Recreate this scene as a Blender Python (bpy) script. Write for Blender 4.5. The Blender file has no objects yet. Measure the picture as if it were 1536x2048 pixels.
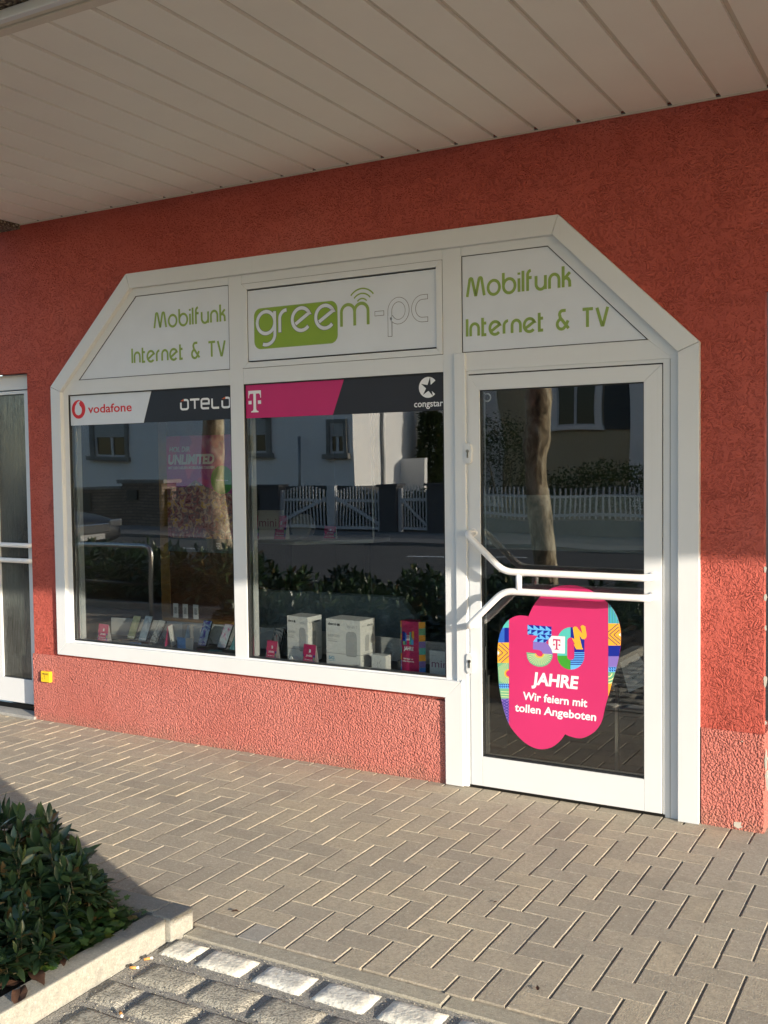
import bpy, math, random
from mathutils import Vector, Matrix, noise
R_ = math.radians
random.seed(7)
C = bpy.context.scene.collection
SC = bpy.context.scene

# ---------------------------------------------------------------- camera
FPX, YAW, PITCH, ROLL = 2051.6, R_(29.516), R_(-2.5975), R_(-0.7172)
CAM = Vector((0.0, -4.75, 1.66))
_cy, _sy, _cp, _sp = math.cos(YAW), math.sin(YAW), math.cos(PITCH), math.sin(PITCH)
_f = Vector((-_sy*_cp, _cy*_cp, _sp)); _r = Vector((_cy, _sy, 0)); _u = _r.cross(_f)
_cr, _sr = math.cos(ROLL), math.sin(ROLL)
RGT = _cr*_r + _sr*_u; UPV = -_sr*_r + _cr*_u; FWD = _f
cam_d = bpy.data.cameras.new('camera'); cam = bpy.data.objects.new('camera', cam_d); C.objects.link(cam)
cam_d.sensor_fit = 'VERTICAL'; cam_d.sensor_height = 24.0; cam_d.lens = FPX/2048*24
cam_d.clip_start = 0.05; cam_d.clip_end = 2000
cam.matrix_world = Matrix(((RGT.x, UPV.x, -FWD.x, CAM.x), (RGT.y, UPV.y, -FWD.y, CAM.y), (RGT.z, UPV.z, -FWD.z, CAM.z), (0, 0, 0, 1)))
SC.camera = cam

def _ray(u, v):
    return RGT*((u-768)/FPX) - UPV*((v-1024)/FPX) + FWD
def W(u, v, y=0.0):                 # point of a vertical plane parallel to the shop wall
    d = _ray(u, v); return CAM + d*((y-CAM.y)/d.y)
def G(u, v, z=0.0):                 # point of a level plane
    d = _ray(u, v); return CAM + d*((z-CAM.z)/d.z)

# ---------------------------------------------------------------- light
EL = R_(12.6); TAZ = 2.3
SUNV = Vector((TAZ, -1.0, 0)).normalized()*math.cos(EL) + Vector((0, 0, math.sin(EL)))
w = bpy.data.worlds.new('World'); SC.world = w; w.use_nodes = True
nt = w.node_tree; bg = nt.nodes['Background']
sky = nt.nodes.new('ShaderNodeTexSky'); sky.sky_type = 'NISHITA'; sky.sun_disc = False
sky.sun_elevation = EL; sky.sun_rotation = math.atan2(SUNV.x, SUNV.y); sky.altitude = 100
nt.links.new(sky.outputs[0], bg.inputs[0]); bg.inputs[1].default_value = 0.15; sky.ozone_density = 1.6; sky.dust_density = .8
sl = bpy.data.lights.new('sun', 'SUN'); sun = bpy.data.objects.new('sun', sl); C.objects.link(sun)
sl.energy = 3.6; sl.angle = R_(0.35); sl.color = (1.0, 0.89, 0.74)
sun.rotation_euler = SUNV.to_track_quat('Z', 'Y').to_euler(); sun.location = SUNV*30
SC.view_settings.view_transform = 'Standard'; SC.view_settings.look = 'None'
SC.view_settings.exposure = 1.18; SC.view_settings.gamma = 1.0
SC.render.engine = 'CYCLES'
SC.cycles.max_bounces = 10; SC.cycles.diffuse_bounces = 5; SC.cycles.glossy_bounces = 5
SC.cycles.transparent_max_bounces = 16; SC.cycles.use_denoising = True
SC.cycles.sample_clamp_indirect = 6

# ---------------------------------------------------------------- materials
MATS = {}
class NT:
    def __init__(s, name):
        s.m = bpy.data.materials.new(name); s.m.use_nodes = True; s.t = s.m.node_tree
        s.b = s.t.nodes['Principled BSDF']; s.o = s.t.nodes['Material Output']; MATS[name] = s.m
    def n(s, typ, ins=None, **kw):
        x = s.t.nodes.new(typ)
        for k, v in kw.items(): setattr(x, k, v)
        for k, v in (ins or {}).items():
            if isinstance(v, bpy.types.NodeSocket): s.t.links.new(v, x.inputs[k])
            else: x.inputs[k].default_value = v
        return x
    def L(s, a, b): s.t.links.new(a, b)
    def math(s, op, a, b=None, c=None, clamp=False):
        x = s.t.nodes.new('ShaderNodeMath'); x.operation = op; x.use_clamp = clamp
        for i, v in enumerate((a, b, c)):
            if v is None: continue
            if isinstance(v, bpy.types.NodeSocket): s.t.links.new(v, x.inputs[i])
            else: x.inputs[i].default_value = v
        return x.outputs[0]
    def mix(s, fac, a, b):
        x = s.t.nodes.new('ShaderNodeMix'); x.data_type = 'RGBA'
        for i, v in ((0, fac), (6, a), (7, b)):
            if isinstance(v, bpy.types.NodeSocket): s.t.links.new(v, x.inputs[i])
            else: x.inputs[i].default_value = v if i == 0 else (*v, 1)
        return x.outputs[2]
    def ramp(s, fac, stops):
        x = s.t.nodes.new('ShaderNodeValToRGB'); s.L(fac, x.inputs[0]); cr = x.color_ramp
        while len(cr.elements) < len(stops): cr.elements.new(0.5)
        for e, (p, c) in zip(cr.elements, stops):
            e.position = p; e.color = (*c, 1) if isinstance(c, (tuple, list)) else (c, c, c, 1)
        return x.outputs[0]
    def noise(s, scale, detail=3, rough=.55, dist=0, coord=None, typ='FBM'):
        x = s.n('ShaderNodeTexNoise', {'Scale': scale, 'Detail': detail, 'Roughness': rough, 'Distortion': dist})
        s.L(coord or s.pos(), x.inputs['Vector']); return x
    def pos(s):
        if not hasattr(s, '_p'): s._p = s.t.nodes.new('ShaderNodeTexCoord')
        return s._p.outputs['Object']
    def bump(s, h, strength, dist):
        x = s.n('ShaderNodeBump', {'Height': h, 'Strength': strength, 'Distance': dist})
        s.L(x.outputs[0], s.b.inputs['Normal']); return x
def simple(name, col, rough=.5, metal=0, var=0.0, vscale=4, bump=0, bscale=80, spec=.5, coat=0):
    s = NT(name); s.b.inputs['Roughness'].default_value = rough; s.b.inputs['Metallic'].default_value = metal
    s.b.inputs['Specular IOR Level'].default_value = spec
    if coat: s.b.inputs['Coat Weight'].default_value = coat; s.b.inputs['Coat Roughness'].default_value = .06
    if var:
        nz = s.noise(vscale, 4)
        c = s.ramp(nz.outputs[0], [(.3, tuple(x*(1-var) for x in col)), (.7, tuple(min(1, x*(1+var)) for x in col))])
        s.L(c, s.b.inputs['Base Color'])
    else: s.b.inputs['Base Color'].default_value = (*col, 1)
    if bump: s.bump(s.noise(bscale, 3).outputs[0], .6, bump)
    return s.m

# render (stucco) with a swirled, rubbed texture
def stucco(name, coarse):
    s = NT(name); s.b.inputs['Roughness'].default_value = .95; s.b.inputs['Specular IOR Level'].default_value = .08
    p = s.pos()
    big = s.noise(1.1, 4); 
    col = s.ramp(big.outputs[0], [(.3, (.51, .165, .135)), (.55, (.56, .195, .162)), (.8, (.61, .24, .205))]) if coarse else s.ramp(big.outputs[0], [(.3, (.43, .092, .070)), (.55, (.49, .112, .086)), (.8, (.53, .15, .12))])  # plinth paler, wall deeper red: sun and shade put into one paint's colour
    if coarse:
        nz = s.noise(90, 3, .6); vor = s.n('ShaderNodeTexVoronoi', {'Scale': 115.0, 'Randomness': 1.0}, feature='SMOOTH_F1')
        wob = s.n('ShaderNodeVectorMath', {0: p}, operation='ADD')
        nv = s.noise(60, 2); sc = s.n('ShaderNodeVectorMath', {0: nv.outputs['Color']}, operation='SCALE'); sc.inputs['Scale'].default_value = .012
        s.L(sc.outputs[0], wob.inputs[1]); s.L(wob.outputs[0], vor.inputs['Vector'])
        h = s.math('ADD', s.math('MULTIPLY', vor.outputs[0], -.9), s.math('MULTIPLY', nz.outputs[0], .7))
        h2 = s.ramp(h, [(0.0, 0.0), (.35, 1.0)])
        h = s.math('ADD', h, s.math('MULTIPLY', s.noise(16, 3).outputs[0], .35))
        s.bump(h, 1.0, .019)
    else:
        # worm-like grooves: iso-lines of a distorted noise
        n1 = s.noise(17, 2, .5, .9); 
        a = s.math('ABSOLUTE', s.math('SUBTRACT', s.math('FRACT', s.math('MULTIPLY', n1.outputs[0], 7.0)), .5))
        g = s.ramp(a, [(0.0, 0.0), (.16, .75), (.4, 1.0)])
        n2 = s.noise(40, 3, .6, .4); 
        a2 = s.math('ABSOLUTE', s.math('SUBTRACT', s.math('FRACT', s.math('MULTIPLY', n2.outputs[0], 4.0)), .5))
        g2 = s.ramp(a2, [(0.0, 0.0), (.2, .8), (.4, 1.0)])
        msk = s.ramp(s.noise(9, 2).outputs[0], [(.38, 0.0), (.58, 1.0)])
        h = s.math('ADD', s.math('MULTIPLY', s.math('MAXIMUM', g, msk), .55), s.math('MULTIPLY', g2, .5))
        h = s.math('ADD', h, s.math('MULTIPLY', s.noise(180, 2).outputs[0], .35))
        s.bump(h, 1.0, .010); col = s.mix(s.ramp(h, [(.45, .22), (.8, 0.0)]), col, (.30, .055, .04))
    # dust and rare pale scars
    sz = s.n('ShaderNodeSeparateXYZ', {0: p}); hh = s.math('MULTIPLY_ADD', s.noise(9, 4).outputs[0], .22, s.math('MULTIPLY', sz.outputs[2], -1.0))
    col = s.mix(s.ramp(hh, [(.03, 0.0), (.12, .5)]), col, (.36, .20, .15))
    mp = s.n('ShaderNodeMapping', {'Vector': p, 'Scale': (9, 9, .7)}); stk = s.noise(1.0, 4, .6, coord=mp.outputs[0]); col = s.mix(s.ramp(stk.outputs[0], [(.55, 0.0), (.8, .28)]), col, (.30, .07, .055))
    dots = s.n('ShaderNodeTexVoronoi', {'Scale': 5.5, 'Vector': p}); col = s.mix(s.ramp(dots.outputs['Distance'], [(.012, .8), (.02, 0.0)]), col, (.6, .45, .4))
    s.L(col, s.b.inputs['Base Color']); return s.m
stucco('stucco', False); stucco('stucco_coarse', True)

def white_frame(name, col, rough=.32):
    s = NT(name); s.b.inputs['Roughness'].default_value = rough
    nz = s.noise(3.0, 5, .6); c = s.ramp(nz.outputs[0], [(.25, tuple(x*.95 for x in col)), (.7, col)])
    st = s.noise(1.0, 3); mp = s.n('ShaderNodeMapping', {'Vector': s.pos(), 'Scale': (90, 90, 1.2)})
    st = s.noise(1.0, 3, coord=mp.outputs[0]); stc = s.ramp(st.outputs[0], [(.6, 0.0), (.85, .10)])
    c = s.mix(stc, c, (.45, .43, .38)); s.L(c, s.b.inputs['Base Color'])
    r = s.ramp(nz.outputs[0], [(.2, rough-.06), (.8, rough+.12)]); s.L(r, s.b.inputs['Roughness'])
    s.bump(s.noise(7, 2).outputs[0], .25, .002); return s.m
white_frame('frame_white', (.67, .69, .705)); white_frame('soffit_white', (.88, .85, .76), .45); white_frame('trim_cream', (.66, .6, .5), .4)
simple('bar_white', (.82, .81, .80), .28, coat=.3)
simple('gasket', (.012, .013, .014), .5)
simple('groove', (.62, .57, .48), .6); simple('filler', (.5, .46, .40), .9); simple('seam', (.18, .18, .17), .8)
simple('sign_panel', (.65, .69, .745), .35, var=.03)
simple('letter_green', (.25, .36, .07), .45); simple('logo_green', (.235, .37, .025), .4, var=.05, vscale=6)
simple('line_grey', (.12, .12, .12), .5); simple('letter_white', (.78, .79, .8), .4)
simple('banner_dark', (.012, .014, .02), .35, var=.1); simple('banner_magenta', (.50, .012, .13), .35, var=.03)
simple('sticker_magenta', (.57, .03, .145), .35, var=.04, vscale=3); simple('logo_red', (.62, .01, .015), .4)
simple('logo_orange', (.7, .12, .02), .4)
for n, c in dict(s_navy=(.008, .02, .28), s_blue=(.05, .22, .75), s_sky=(.13, .45, .9), s_teal=(.09, .50, .46), s_green=(.05, .32, .03), s_orange=(.95, .42, .04),
                 s_purple=(.22, .15, .50), s_cream=(.85, .80, .35), s_brown=(.14, .09, .11), s_seagreen=(.16, .42, .25)).items(): simple(n, c, .35)
simple('sticker_text', (.85, .86, .88), .35)
simple('yellow_plastic', (.85, .55, .02), .4, var=.06, vscale=30); simple('text_black', (.02, .02, .02), .5)
simple('steel', (.55, .55, .54), .28, 1); simple('brass', (.35, .34, .3), .35, 1)
simple('dark_hole', (.01, .01, .01), .6)
simple('dark_metal', (.05, .05, .05), .35, 1)
simple('rack_steel', (.6, .6, .58), .3, 1)

def glass(name, k, tint, wav=.0):
    s = NT(name); t = s.t; t.nodes.remove(s.b)
    geo = s.n('ShaderNodeNewGeometry')
    d = s.n('ShaderNodeVectorMath', {0: geo.outputs['Incoming'], 1: geo.outputs['Normal']}, operation='DOT_PRODUCT')
    c = s.math('ABSOLUTE', d.outputs['Value']); om = s.math('SUBTRACT', 1.0, c, clamp=True)
    fz = s.math('MULTIPLY_ADD', s.math('POWER', om, 5.0), .96, .04)
    fz = s.math('MULTIPLY', fz, k, clamp=True)
    gl = s.n('ShaderNodeBsdfGlossy', {'Roughness': 0.0, 'Color': (.95, .97, 1, 1)}); tr = s.n('ShaderNodeBsdfTransparent', {'Color': (*tint, 1)})
    if wav:
        x = s.n('ShaderNodeBump', {'Height': s.noise(1.6, 1.0, .4).outputs[0], 'Strength': 1.0, 'Distance': wav})
        s.L(x.outputs[0], gl.inputs['Normal'])
    m = s.n('ShaderNodeMixShader', {0: fz}); s.L(tr.outputs[0], m.inputs[1]); s.L(gl.outputs[0], m.inputs[2])
    s.L(m.outputs[0], s.o.inputs[0]); return s.m
glass('window_glass', 2.9, (.86, .88, .87), .0012); glass('door_glass', 2.5, (.86, .88, .87), .003)
glass('far_glass', 3.0, (.5, .5, .5)); glass('acrylic', 1.2, (.93, .93, .93))
def film():
    s = NT('frost_film'); t = s.t; s.b.inputs['Base Color'].default_value = (.75, .82, .8, 1); s.b.inputs['Roughness'].default_value = .6
    tr = s.n('ShaderNodeBsdfTransparent', {'Color': (.9, .95, .95, 1)}); m = s.n('ShaderNodeMixShader', {0: .10})
    s.L(tr.outputs[0], m.inputs[1]); s.L(s.b.outputs[0], m.inputs[2]); s.L(m.outputs[0], s.o.inputs[0])
film()
def ribbed():
    s = NT('ribbed_glass'); s.b.inputs['Base Color'].default_value = (.10, .115, .105, 1); s.b.inputs['Roughness'].default_value = .12
    s.b.inputs['Specular IOR Level'].default_value = 1.0
    mp = s.n('ShaderNodeMapping', {'Vector': s.pos(), 'Scale': (150, 1, 4.5)}); nz = s.noise(1.0, 3, .6, .6, coord=mp.outputs[0])
    s.bump(nz.outputs[0], 1.0, .004)
    nb = s.noise(2.2, 2); c = s.ramp(nb.outputs[0], [(.35, (.015, .018, .016)), (.65, (.07, .08, .073))]); s.L(c, s.b.inputs['Base Color'])
ribbed()

def paver(name, base, gran, seed, bumpd=.0012, rnd=.14, rough_=False, shaded_top=False):
    s = NT(name); s.b.inputs['Roughness'].default_value = .88; s.b.inputs['Specular IOR Level'].default_value = .3
    geo = s.n('ShaderNodeNewGeometry'); ri = geo.outputs['Random Per Island']
    big = s.noise(1.7, 4, .6).outputs[0]; fine = s.noise(gran, 3, .7).outputs[0]; mid = s.noise(14, 4, .65).outputs[0]
    c = s.ramp(ri, [(0, tuple(x*(1-rnd) for x in base)), (.5, base), (1, tuple(x*(1+rnd) for x in (base[0]*1.03, base[1], base[2]*.93)))])
    c = s.mix(s.ramp(mid, [(.4, 0.0), (.75, .35)]), c, tuple(x*.62 for x in base))
    c = s.mix(s.ramp(big, [(.45, 0.0), (.75, .4)]), c, (base[0]*1.3, base[1]*1.25, base[2]*1.1))
    c = s.mix(s.ramp(fine, [(.32, .55), (.5, 0.0)]), c, tuple(x*.5 for x in base))
    c = s.mix(s.ramp(s.noise(gran*.7, 1).outputs[0], [(.64, 0.0), (.70, .7)]), c, (.58, .54, .45))
    c = s.mix(s.ramp(s.noise(55, 5, .75).outputs[0], [(.38, .45), (.55, 0.0)]), c, tuple(x*.55 for x in base))
    stn = s.noise(3.2, 5, .7, .6).outputs[0]; c = s.mix(s.ramp(stn, [(.56, 0.0), (.68, .38)]), c, tuple(x*.55 for x in base))
    if rough_: c = s.mix(s.ramp(fine, [(.38, .8), (.56, 0.0)]), c, tuple(x*.38 for x in base))
    if shaded_top:  # upward faces painted darker, standing in for the weak grazing sun on them
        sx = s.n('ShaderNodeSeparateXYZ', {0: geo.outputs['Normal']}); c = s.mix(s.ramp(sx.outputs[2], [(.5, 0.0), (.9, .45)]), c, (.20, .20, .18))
    s.L(c, s.b.inputs['Base Color'])
    s.bump(s.math('ADD', fine, s.math('MULTIPLY', mid, .8)), 1.0, bumpd); return s.m
paver('paver', (.435, .385, .305), 150, 1, .0022, .12)
paver('paver_grey', (.40, .38, .34), 300, 1)
paver('cobble', (.56, .53, .45), 120, 2, .016, .10, True)
paver('concrete', (.40, .37, .30), 220, 3, .0015, .05)
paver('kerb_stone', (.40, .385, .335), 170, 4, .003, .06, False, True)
paver('cobble_white', (.78, .76, .68), 60, 5, .004, .04)
paver('granite', (.36, .36, .35), 200, 6, .001, .05)
simple('sand_joint', (.34, .30, .23), .95, var=.3, vscale=60, bump=.003, bscale=400)
simple('grit', (.33, .315, .28), .95, var=.6, vscale=230, bump=.02, bscale=260)
simple('soil', (.045, .032, .022), .95, var=.4, vscale=30, bump=.01, bscale=60)
simple('asphalt', (.085, .081, .075), .9, var=.15, vscale=2, bump=.003, bscale=200)
simple('far_pave', (.16, .155, .15), .9, var=.15, vscale=3); simple('road_paint', (.75, .75, .72), .7)
def aggregate():
    s = NT('pebble_concrete'); s.b.inputs['Roughness'].default_value = .8
    v = s.n('ShaderNodeTexVoronoi', {'Scale': 70.0}, feature='F1'); s.L(s.pos(), v.inputs['Vector'])
    hs = s.n('ShaderNodeSeparateColor', {0: v.outputs['Color']}); c = s.ramp(hs.outputs[0], [(0, (.17, .12, .08)), (.5, (.33, .26, .18)), (1, (.5, .43, .32))])
    e = s.ramp(v.outputs['Distance'], [(.3, 0.0), (.62, 1.0)]); c = s.mix(e, c, (.09, .06, .045)); s.L(c, s.b.inputs['Base Color'])
    s.bump(s.math('SUBTRACT', 1.0, v.outputs['Distance']), 1.0, .012)
aggregate()
def leafmat(name, a, b, rough=.35, thr=.25):
    s = NT(name); s.b.inputs['Roughness'].default_value = rough; s.b.inputs['Specular IOR Level'].default_value = .5
    ri = s.n('ShaderNodeNewGeometry').outputs['Random Per Island']
    c = s.ramp(ri, [(0, a), (.75, b), (.95, (b[0]*1.7, b[1]*1.4, b[2])), (.985, (.16, .10, .035))]); s.L(c, s.b.inputs['Base Color'])
    tl = s.n('ShaderNodeBsdfTranslucent'); s.L(c, tl.inputs[0]); m = s.n('ShaderNodeMixShader', {0: thr}); s.L(s.b.outputs[0], m.inputs[1]); s.L(tl.outputs[0], m.inputs[2]); s.L(m.outputs[0], s.o.inputs[0])
leafmat('laurel_leaf', (.022, .050, .024), (.048, .092, .040), .28, .15); leafmat('ivy_leaf', (.028, .07, .02), (.06, .125, .03), .45); leafmat('far_leaf', (.02, .04, .012), (.05, .08, .025), .6)
simple('twig', (.12, .10, .05), .8); simple('dry_leaf', (.085, .04, .022), .7, var=.3, vscale=40)
simple('filter_orange', (.65, .30, .08), .8, var=.2, vscale=90); simple('paper_white', (.8, .79, .75), .7)
def bark():
    s = NT('bark'); s.b.inputs['Roughness'].default_value = .9
    mp = s.n('ShaderNodeMapping', {'Vector': s.pos(), 'Scale': (1, 1, .45)}); nz = s.noise(7, 6, .7, .8, coord=mp.outputs[0])
    c = s.ramp(nz.outputs[0], [(.36, (.07, .05, .03)), (.48, (.33, .26, .16)), (.62, (.62, .55, .40))]); s.L(c, s.b.inputs['Base Color'])
    s.bump(nz.outputs[0], 1.0, .03)
bark()
simple('render_white', (.82, .81, .79), .85, var=.04, vscale=.6); simple('render_beige', (.50, .42, .28), .85, var=.06, vscale=.6)
simple('stone_trim', (.22, .215, .20), .85, var=.15, vscale=5); simple('shutter', (.42, .42, .40), .6); simple('shutter_dark', (.06, .07, .075), .6)
simple('roof_tile', (.16, .06, .04), .8, var=.2, vscale=8); simple('paint_white', (.55, .56, .57), .5); simple('zinc', (.28, .29, .30), .4, .6)
simple('pier', (.07, .07, .078), .85, var=.12, vscale=6); simple('black_iron', (.015, .015, .018), .45)
def brickwall():
    s = NT('rough_brick'); s.b.inputs['Roughness'].default_value = .9
    mp = s.n('ShaderNodeMapping', {'Vector': s.pos(), 'Rotation': (R_(90), 0, 0)})
    b = s.n('ShaderNodeTexBrick', {'Scale': 1.0, 'Color1': (.16, .11, .085, 1), 'Color2': (.26, .2, .16, 1), 'Mortar': (.05, .045, .04, 1), 'Mortar Size': .012, 'Brick Width': .3, 'Row Height': .09})
    s.L(mp.outputs[0], b.inputs['Vector']); s.L(b.outputs[0], s.b.inputs['Base Color']); s.bump(b.outputs['Fac'], -.8, .02)
brickwall()
simple('car_paint', (.012, .014, .02), .4, .1, coat=.3); simple('rubber', (.015, .015, .015), .8); simple('chrome', (.7, .7, .7), .12, 1)
simple('lamp_glass', (.2, .21, .22), .08, .5, spec=1); simple('plate', (.3, .3, .3), .4)
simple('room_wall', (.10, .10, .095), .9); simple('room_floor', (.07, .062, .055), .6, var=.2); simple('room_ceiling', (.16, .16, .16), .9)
simple('display_floor', (.018, .02, .022), .35, var=.2); simple('display_white', (.55, .56, .56), .5, var=.03)
def felt():
    s = NT('grey_felt'); s.b.inputs['Roughness'].default_value = 1.0; nz = s.noise(300, 3, .7)
    c = s.ramp(nz.outputs[0], [(.3, (.14, .165, .175)), (.7, (.25, .285, .295))]); s.L(c, s.b.inputs['Base Color']); s.bump(nz.outputs[0], 1, .003)
felt()
simple('wood_panel', (.26, .15, .05), .5, var=.25, vscale=9); simple('wood_dark', (.10, .045, .022), .5, var=.25, vscale=9)
simple('card_white', (.80, .80, .79), .55); simple('card_grey', (.36, .37, .38), .6); simple('card_text', (.08, .08, .09), .6); simple('card_lightgrey', (.48, .49, .5), .5)
simple('cyan_ink', (.02, .30, .48), .5); simple('mauve_ink', (.35, .12, .22), .5)
simple('phone_body', (.03, .035, .04), .3, .4); simple('phone_silver', (.5, .5, .5), .25, .8); simple('phone_grey', (.12, .13, .14), .35, .2)
simple('blue_card', (.04, .16, .42), .5, var=.2, vscale=30); simple('lens', (.01, .01, .012), .1)
def screen(name, stops, sc=14, dist=1.5):
    s = NT(name); nz = s.noise(sc, 1.5, .5, dist); c = s.ramp(nz.outputs[0], stops); s.L(c, s.b.inputs['Base Color']); s.b.inputs['Roughness'].default_value = .12
screen('screen_olive', [(.3, (.20, .24, .14)), (.7, (.42, .46, .30))]); screen('screen_blue', [(.3, (.12, .2, .3)), (.7, (.4, .5, .58))])
screen('screen_pleat', [(.35, (.04, .04, .04)), (.5, (.6, .6, .56)), (.7, (.75, .73, .66))], 20); screen('screen_violet', [(.4, (.55, .65, .8)), (.52, (.08, .04, .4)), (.7, (.25, .15, .65))], 18)
screen('screen_rose', [(.4, (.6, .7, .72)), (.55, (.65, .55, .62)), (.7, (.55, .12, .3))], 16); screen('screen_red', [(.35, (.1, .09, .09)), (.5, (.65, .6, .5)), (.62, (.6, .05, .03))], 16)
screen('screen_teal', [(.3, (.1, .3, .3)), (.7, (.35, .6, .6))]); screen('poster_crowd', [(.3, (.12, .02, .03)), (.42, (.5, .2, .2)), (.5, (.15, .12, .14)), (.58, (.6, .4, .35)), (.7, (.6, .35, .05))], 26, 1)
screen('poster_pink', [(.4, (.62, .05, .24)), (.42, (.45, .06, .3)), (.6, (.45, .06, .3)), (.62, (.7, .1, .3))], 4, .3)

# ---------------------------------------------------------------- mesh helpers
class MB:
    def __init__(s): s.v = []; s.f = []; s.m = []; s.mats = []
    def mi(s, m):
        m = m or '_'
        if m not in s.mats: s.mats.append(m)
        return s.mats.index(m)
    def add(s, vs, fs, m=None):
        o = len(s.v); s.v += [tuple(v) for v in vs]; i = s.mi(m)
        for f in fs: s.f.append(tuple(o+k for k in f)); s.m.append(i)
        return s
    def box(s, x0, x1, y0, y1, z0, z1, m=None):
        vs = [(x, y, z) for z in (z0, z1) for y in (y0, y1) for x in (x0, x1)]
        return s.add(vs, [(0, 2, 3, 1), (4, 5, 7, 6), (0, 1, 5, 4), (2, 6, 7, 3), (0, 4, 6, 2), (1, 3, 7, 5)], m)
    def hexa(s, lo, hi, m=None):      # two quads (4 pts each)
        return s.add(list(lo)+list(hi), [(3, 2, 1, 0), (4, 5, 6, 7), (0, 1, 5, 4), (1, 2, 6, 5), (2, 3, 7, 6), (3, 0, 4, 7)], m)
    def prism(s, poly, y0, y1, m=None):   # poly of (x,z), extruded along y
        n = len(poly)
        ar = sum(poly[i][0]*poly[(i+1) % n][1]-poly[(i+1) % n][0]*poly[i][1] for i in range(n))
        if ar < 0: poly = poly[::-1]
        vs = [(x, y0, z) for x, z in poly]+[(x, y1, z) for x, z in poly]
        return s.add(vs, [tuple(range(n)), tuple(range(2*n-1, n-1, -1))]+[(i, n+i, n+(i+1) % n, (i+1) % n) for i in range(n)], m)
    def prismz(s, poly, z0, z1, m=None):
        n = len(poly); ar = sum(poly[i][0]*poly[(i+1) % n][1]-poly[(i+1) % n][0]*poly[i][1] for i in range(n))
        if ar < 0: poly = poly[::-1]
        vs = [(x, y, z0) for x, y in poly]+[(x, y, z1) for x, y in poly]
        return s.add(vs, [tuple(range(n-1, -1, -1)), tuple(range(n, 2*n))]+[(i, (i+1) % n, n+(i+1) % n, n+i) for i in range(n)], m)
    def tube(s, pts, r, n=10, m=None, caps=True):
        pts = [Vector(p) for p in pts]; k = len(pts); rs = r if isinstance(r, (list, tuple)) else [r]*k
        vs = []; ref = None
        for i, p in enumerate(pts):
            t = (pts[min(i+1, k-1)]-pts[max(i-1, 0)]).normalized()
            if ref is None: ref = Vector((0, 0, 1)) if abs(t.z) < .9 else Vector((1, 0, 0))
            a = (ref-t*ref.dot(t)).normalized(); b = t.cross(a); ref = a
            for j in range(n):
                an = 2*math.pi*j/n; vs.append(p+(a*math.cos(an)+b*math.sin(an))*rs[i])
        fs = [(i*n+j, i*n+(j+1) % n, (i+1)*n+(j+1) % n, (i+1)*n+j) for i in range(k-1) for j in range(n)]
        if caps: fs += [tuple(range(n-1, -1, -1)), tuple(range((k-1)*n, k*n))]
        return s.add(vs, fs, m)
    def build(s, name, mat=None, parent=None, smooth=False, bevel=0, auto=False):
        me = bpy.data.meshes.new(name); me.from_pydata(s.v, [], s.f); 
        for m in s.mats: me.materials.append(MATS[mat if m == '_' else m])
        me.polygons.foreach_set('material_index', s.m)
        if smooth: me.polygons.foreach_set('use_smooth', [True]*len(me.polygons))
        me.update(); o = bpy.data.objects.new(name, me); C.objects.link(o)
        if parent is not None:
            o.parent = parent; o.matrix_parent_inverse = Matrix.Translation(parent['_at'] if '_at' in parent else (0, 0, 0)).inverted()
        if bevel:
            b = o.modifiers.new('bevel', 'BEVEL'); b.width = bevel; b.segments = 2; b.limit_method = 'ANGLE'; b.angle_limit = R_(40); b.harden_normals = False
        return o
def tag(o, label=None, cat=None, group=None, kind=None):
    if label: o['label'] = label
    if cat: o['category'] = cat
    if group: o['group'] = group
    if kind: o['kind'] = kind
    return o
def thing(name, label, cat, loc=(0, 0, 0), group=None):
    o = bpy.data.objects.new(name, None); C.objects.link(o); o.location = loc; o['_at'] = list(loc); o.empty_display_size = .1
    return tag(o, label, cat, group)
def copy_tree(o, parent=None):
    c = o.copy(); C.objects.link(c)
    if parent is not None: c.parent = parent
    for ch in list(o.children): copy_tree(ch, c)
    return c
def place(o, loc, rz=0, sc=1):
    o.location = loc; o.rotation_euler = (0, 0, rz); o.scale = (sc, sc, sc); return o

# text -------------------------------------------------------------
def text_mesh(txt, bold=0.0, shear=0.0, spacing=1.0):
    cu = bpy.data.curves.new('lettering', 'FONT'); cu.body = txt; cu.size = 1; cu.offset = bold; cu.shear = shear; cu.resolution_u = 3; cu.space_character = spacing
    o = bpy.data.objects.new('lettering', cu); C.objects.link(o); dg = bpy.context.evaluated_depsgraph_get(); dg.update()
    me = bpy.data.meshes.new_from_object(o.evaluated_get(dg)); bpy.data.objects.remove(o); bpy.data.curves.remove(cu)
    vs = [v.co.copy() for v in me.vertices]; fs = [tuple(p.vertices) for p in me.polygons]; bpy.data.meshes.remove(me); return vs, fs
def put_text(mb, txt, o, ux, uz, width=None, height=.02, m=None, bold=0.0, shear=0.0, fit_h=None, spacing=1.0):
    """letters from origin o, along unit ux with up uz; cap height = height, squeezed to width if given"""
    vs, fs = text_mesh(txt, bold, shear, spacing)
    if not vs: return
    x0 = min(v.x for v in vs); x1 = max(v.x for v in vs); sz = height/.70
    sx = (width/(x1-x0)) if width else sz
    o = Vector(o); ux = Vector(ux); uz = Vector(uz)
    mb.add([o+ux*((v.x-x0)*sx)+uz*(v.y*sz) for v in vs], fs, m)
XA, ZA = Vector((1, 0, 0)), Vector((0, 0, 1))

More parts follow.
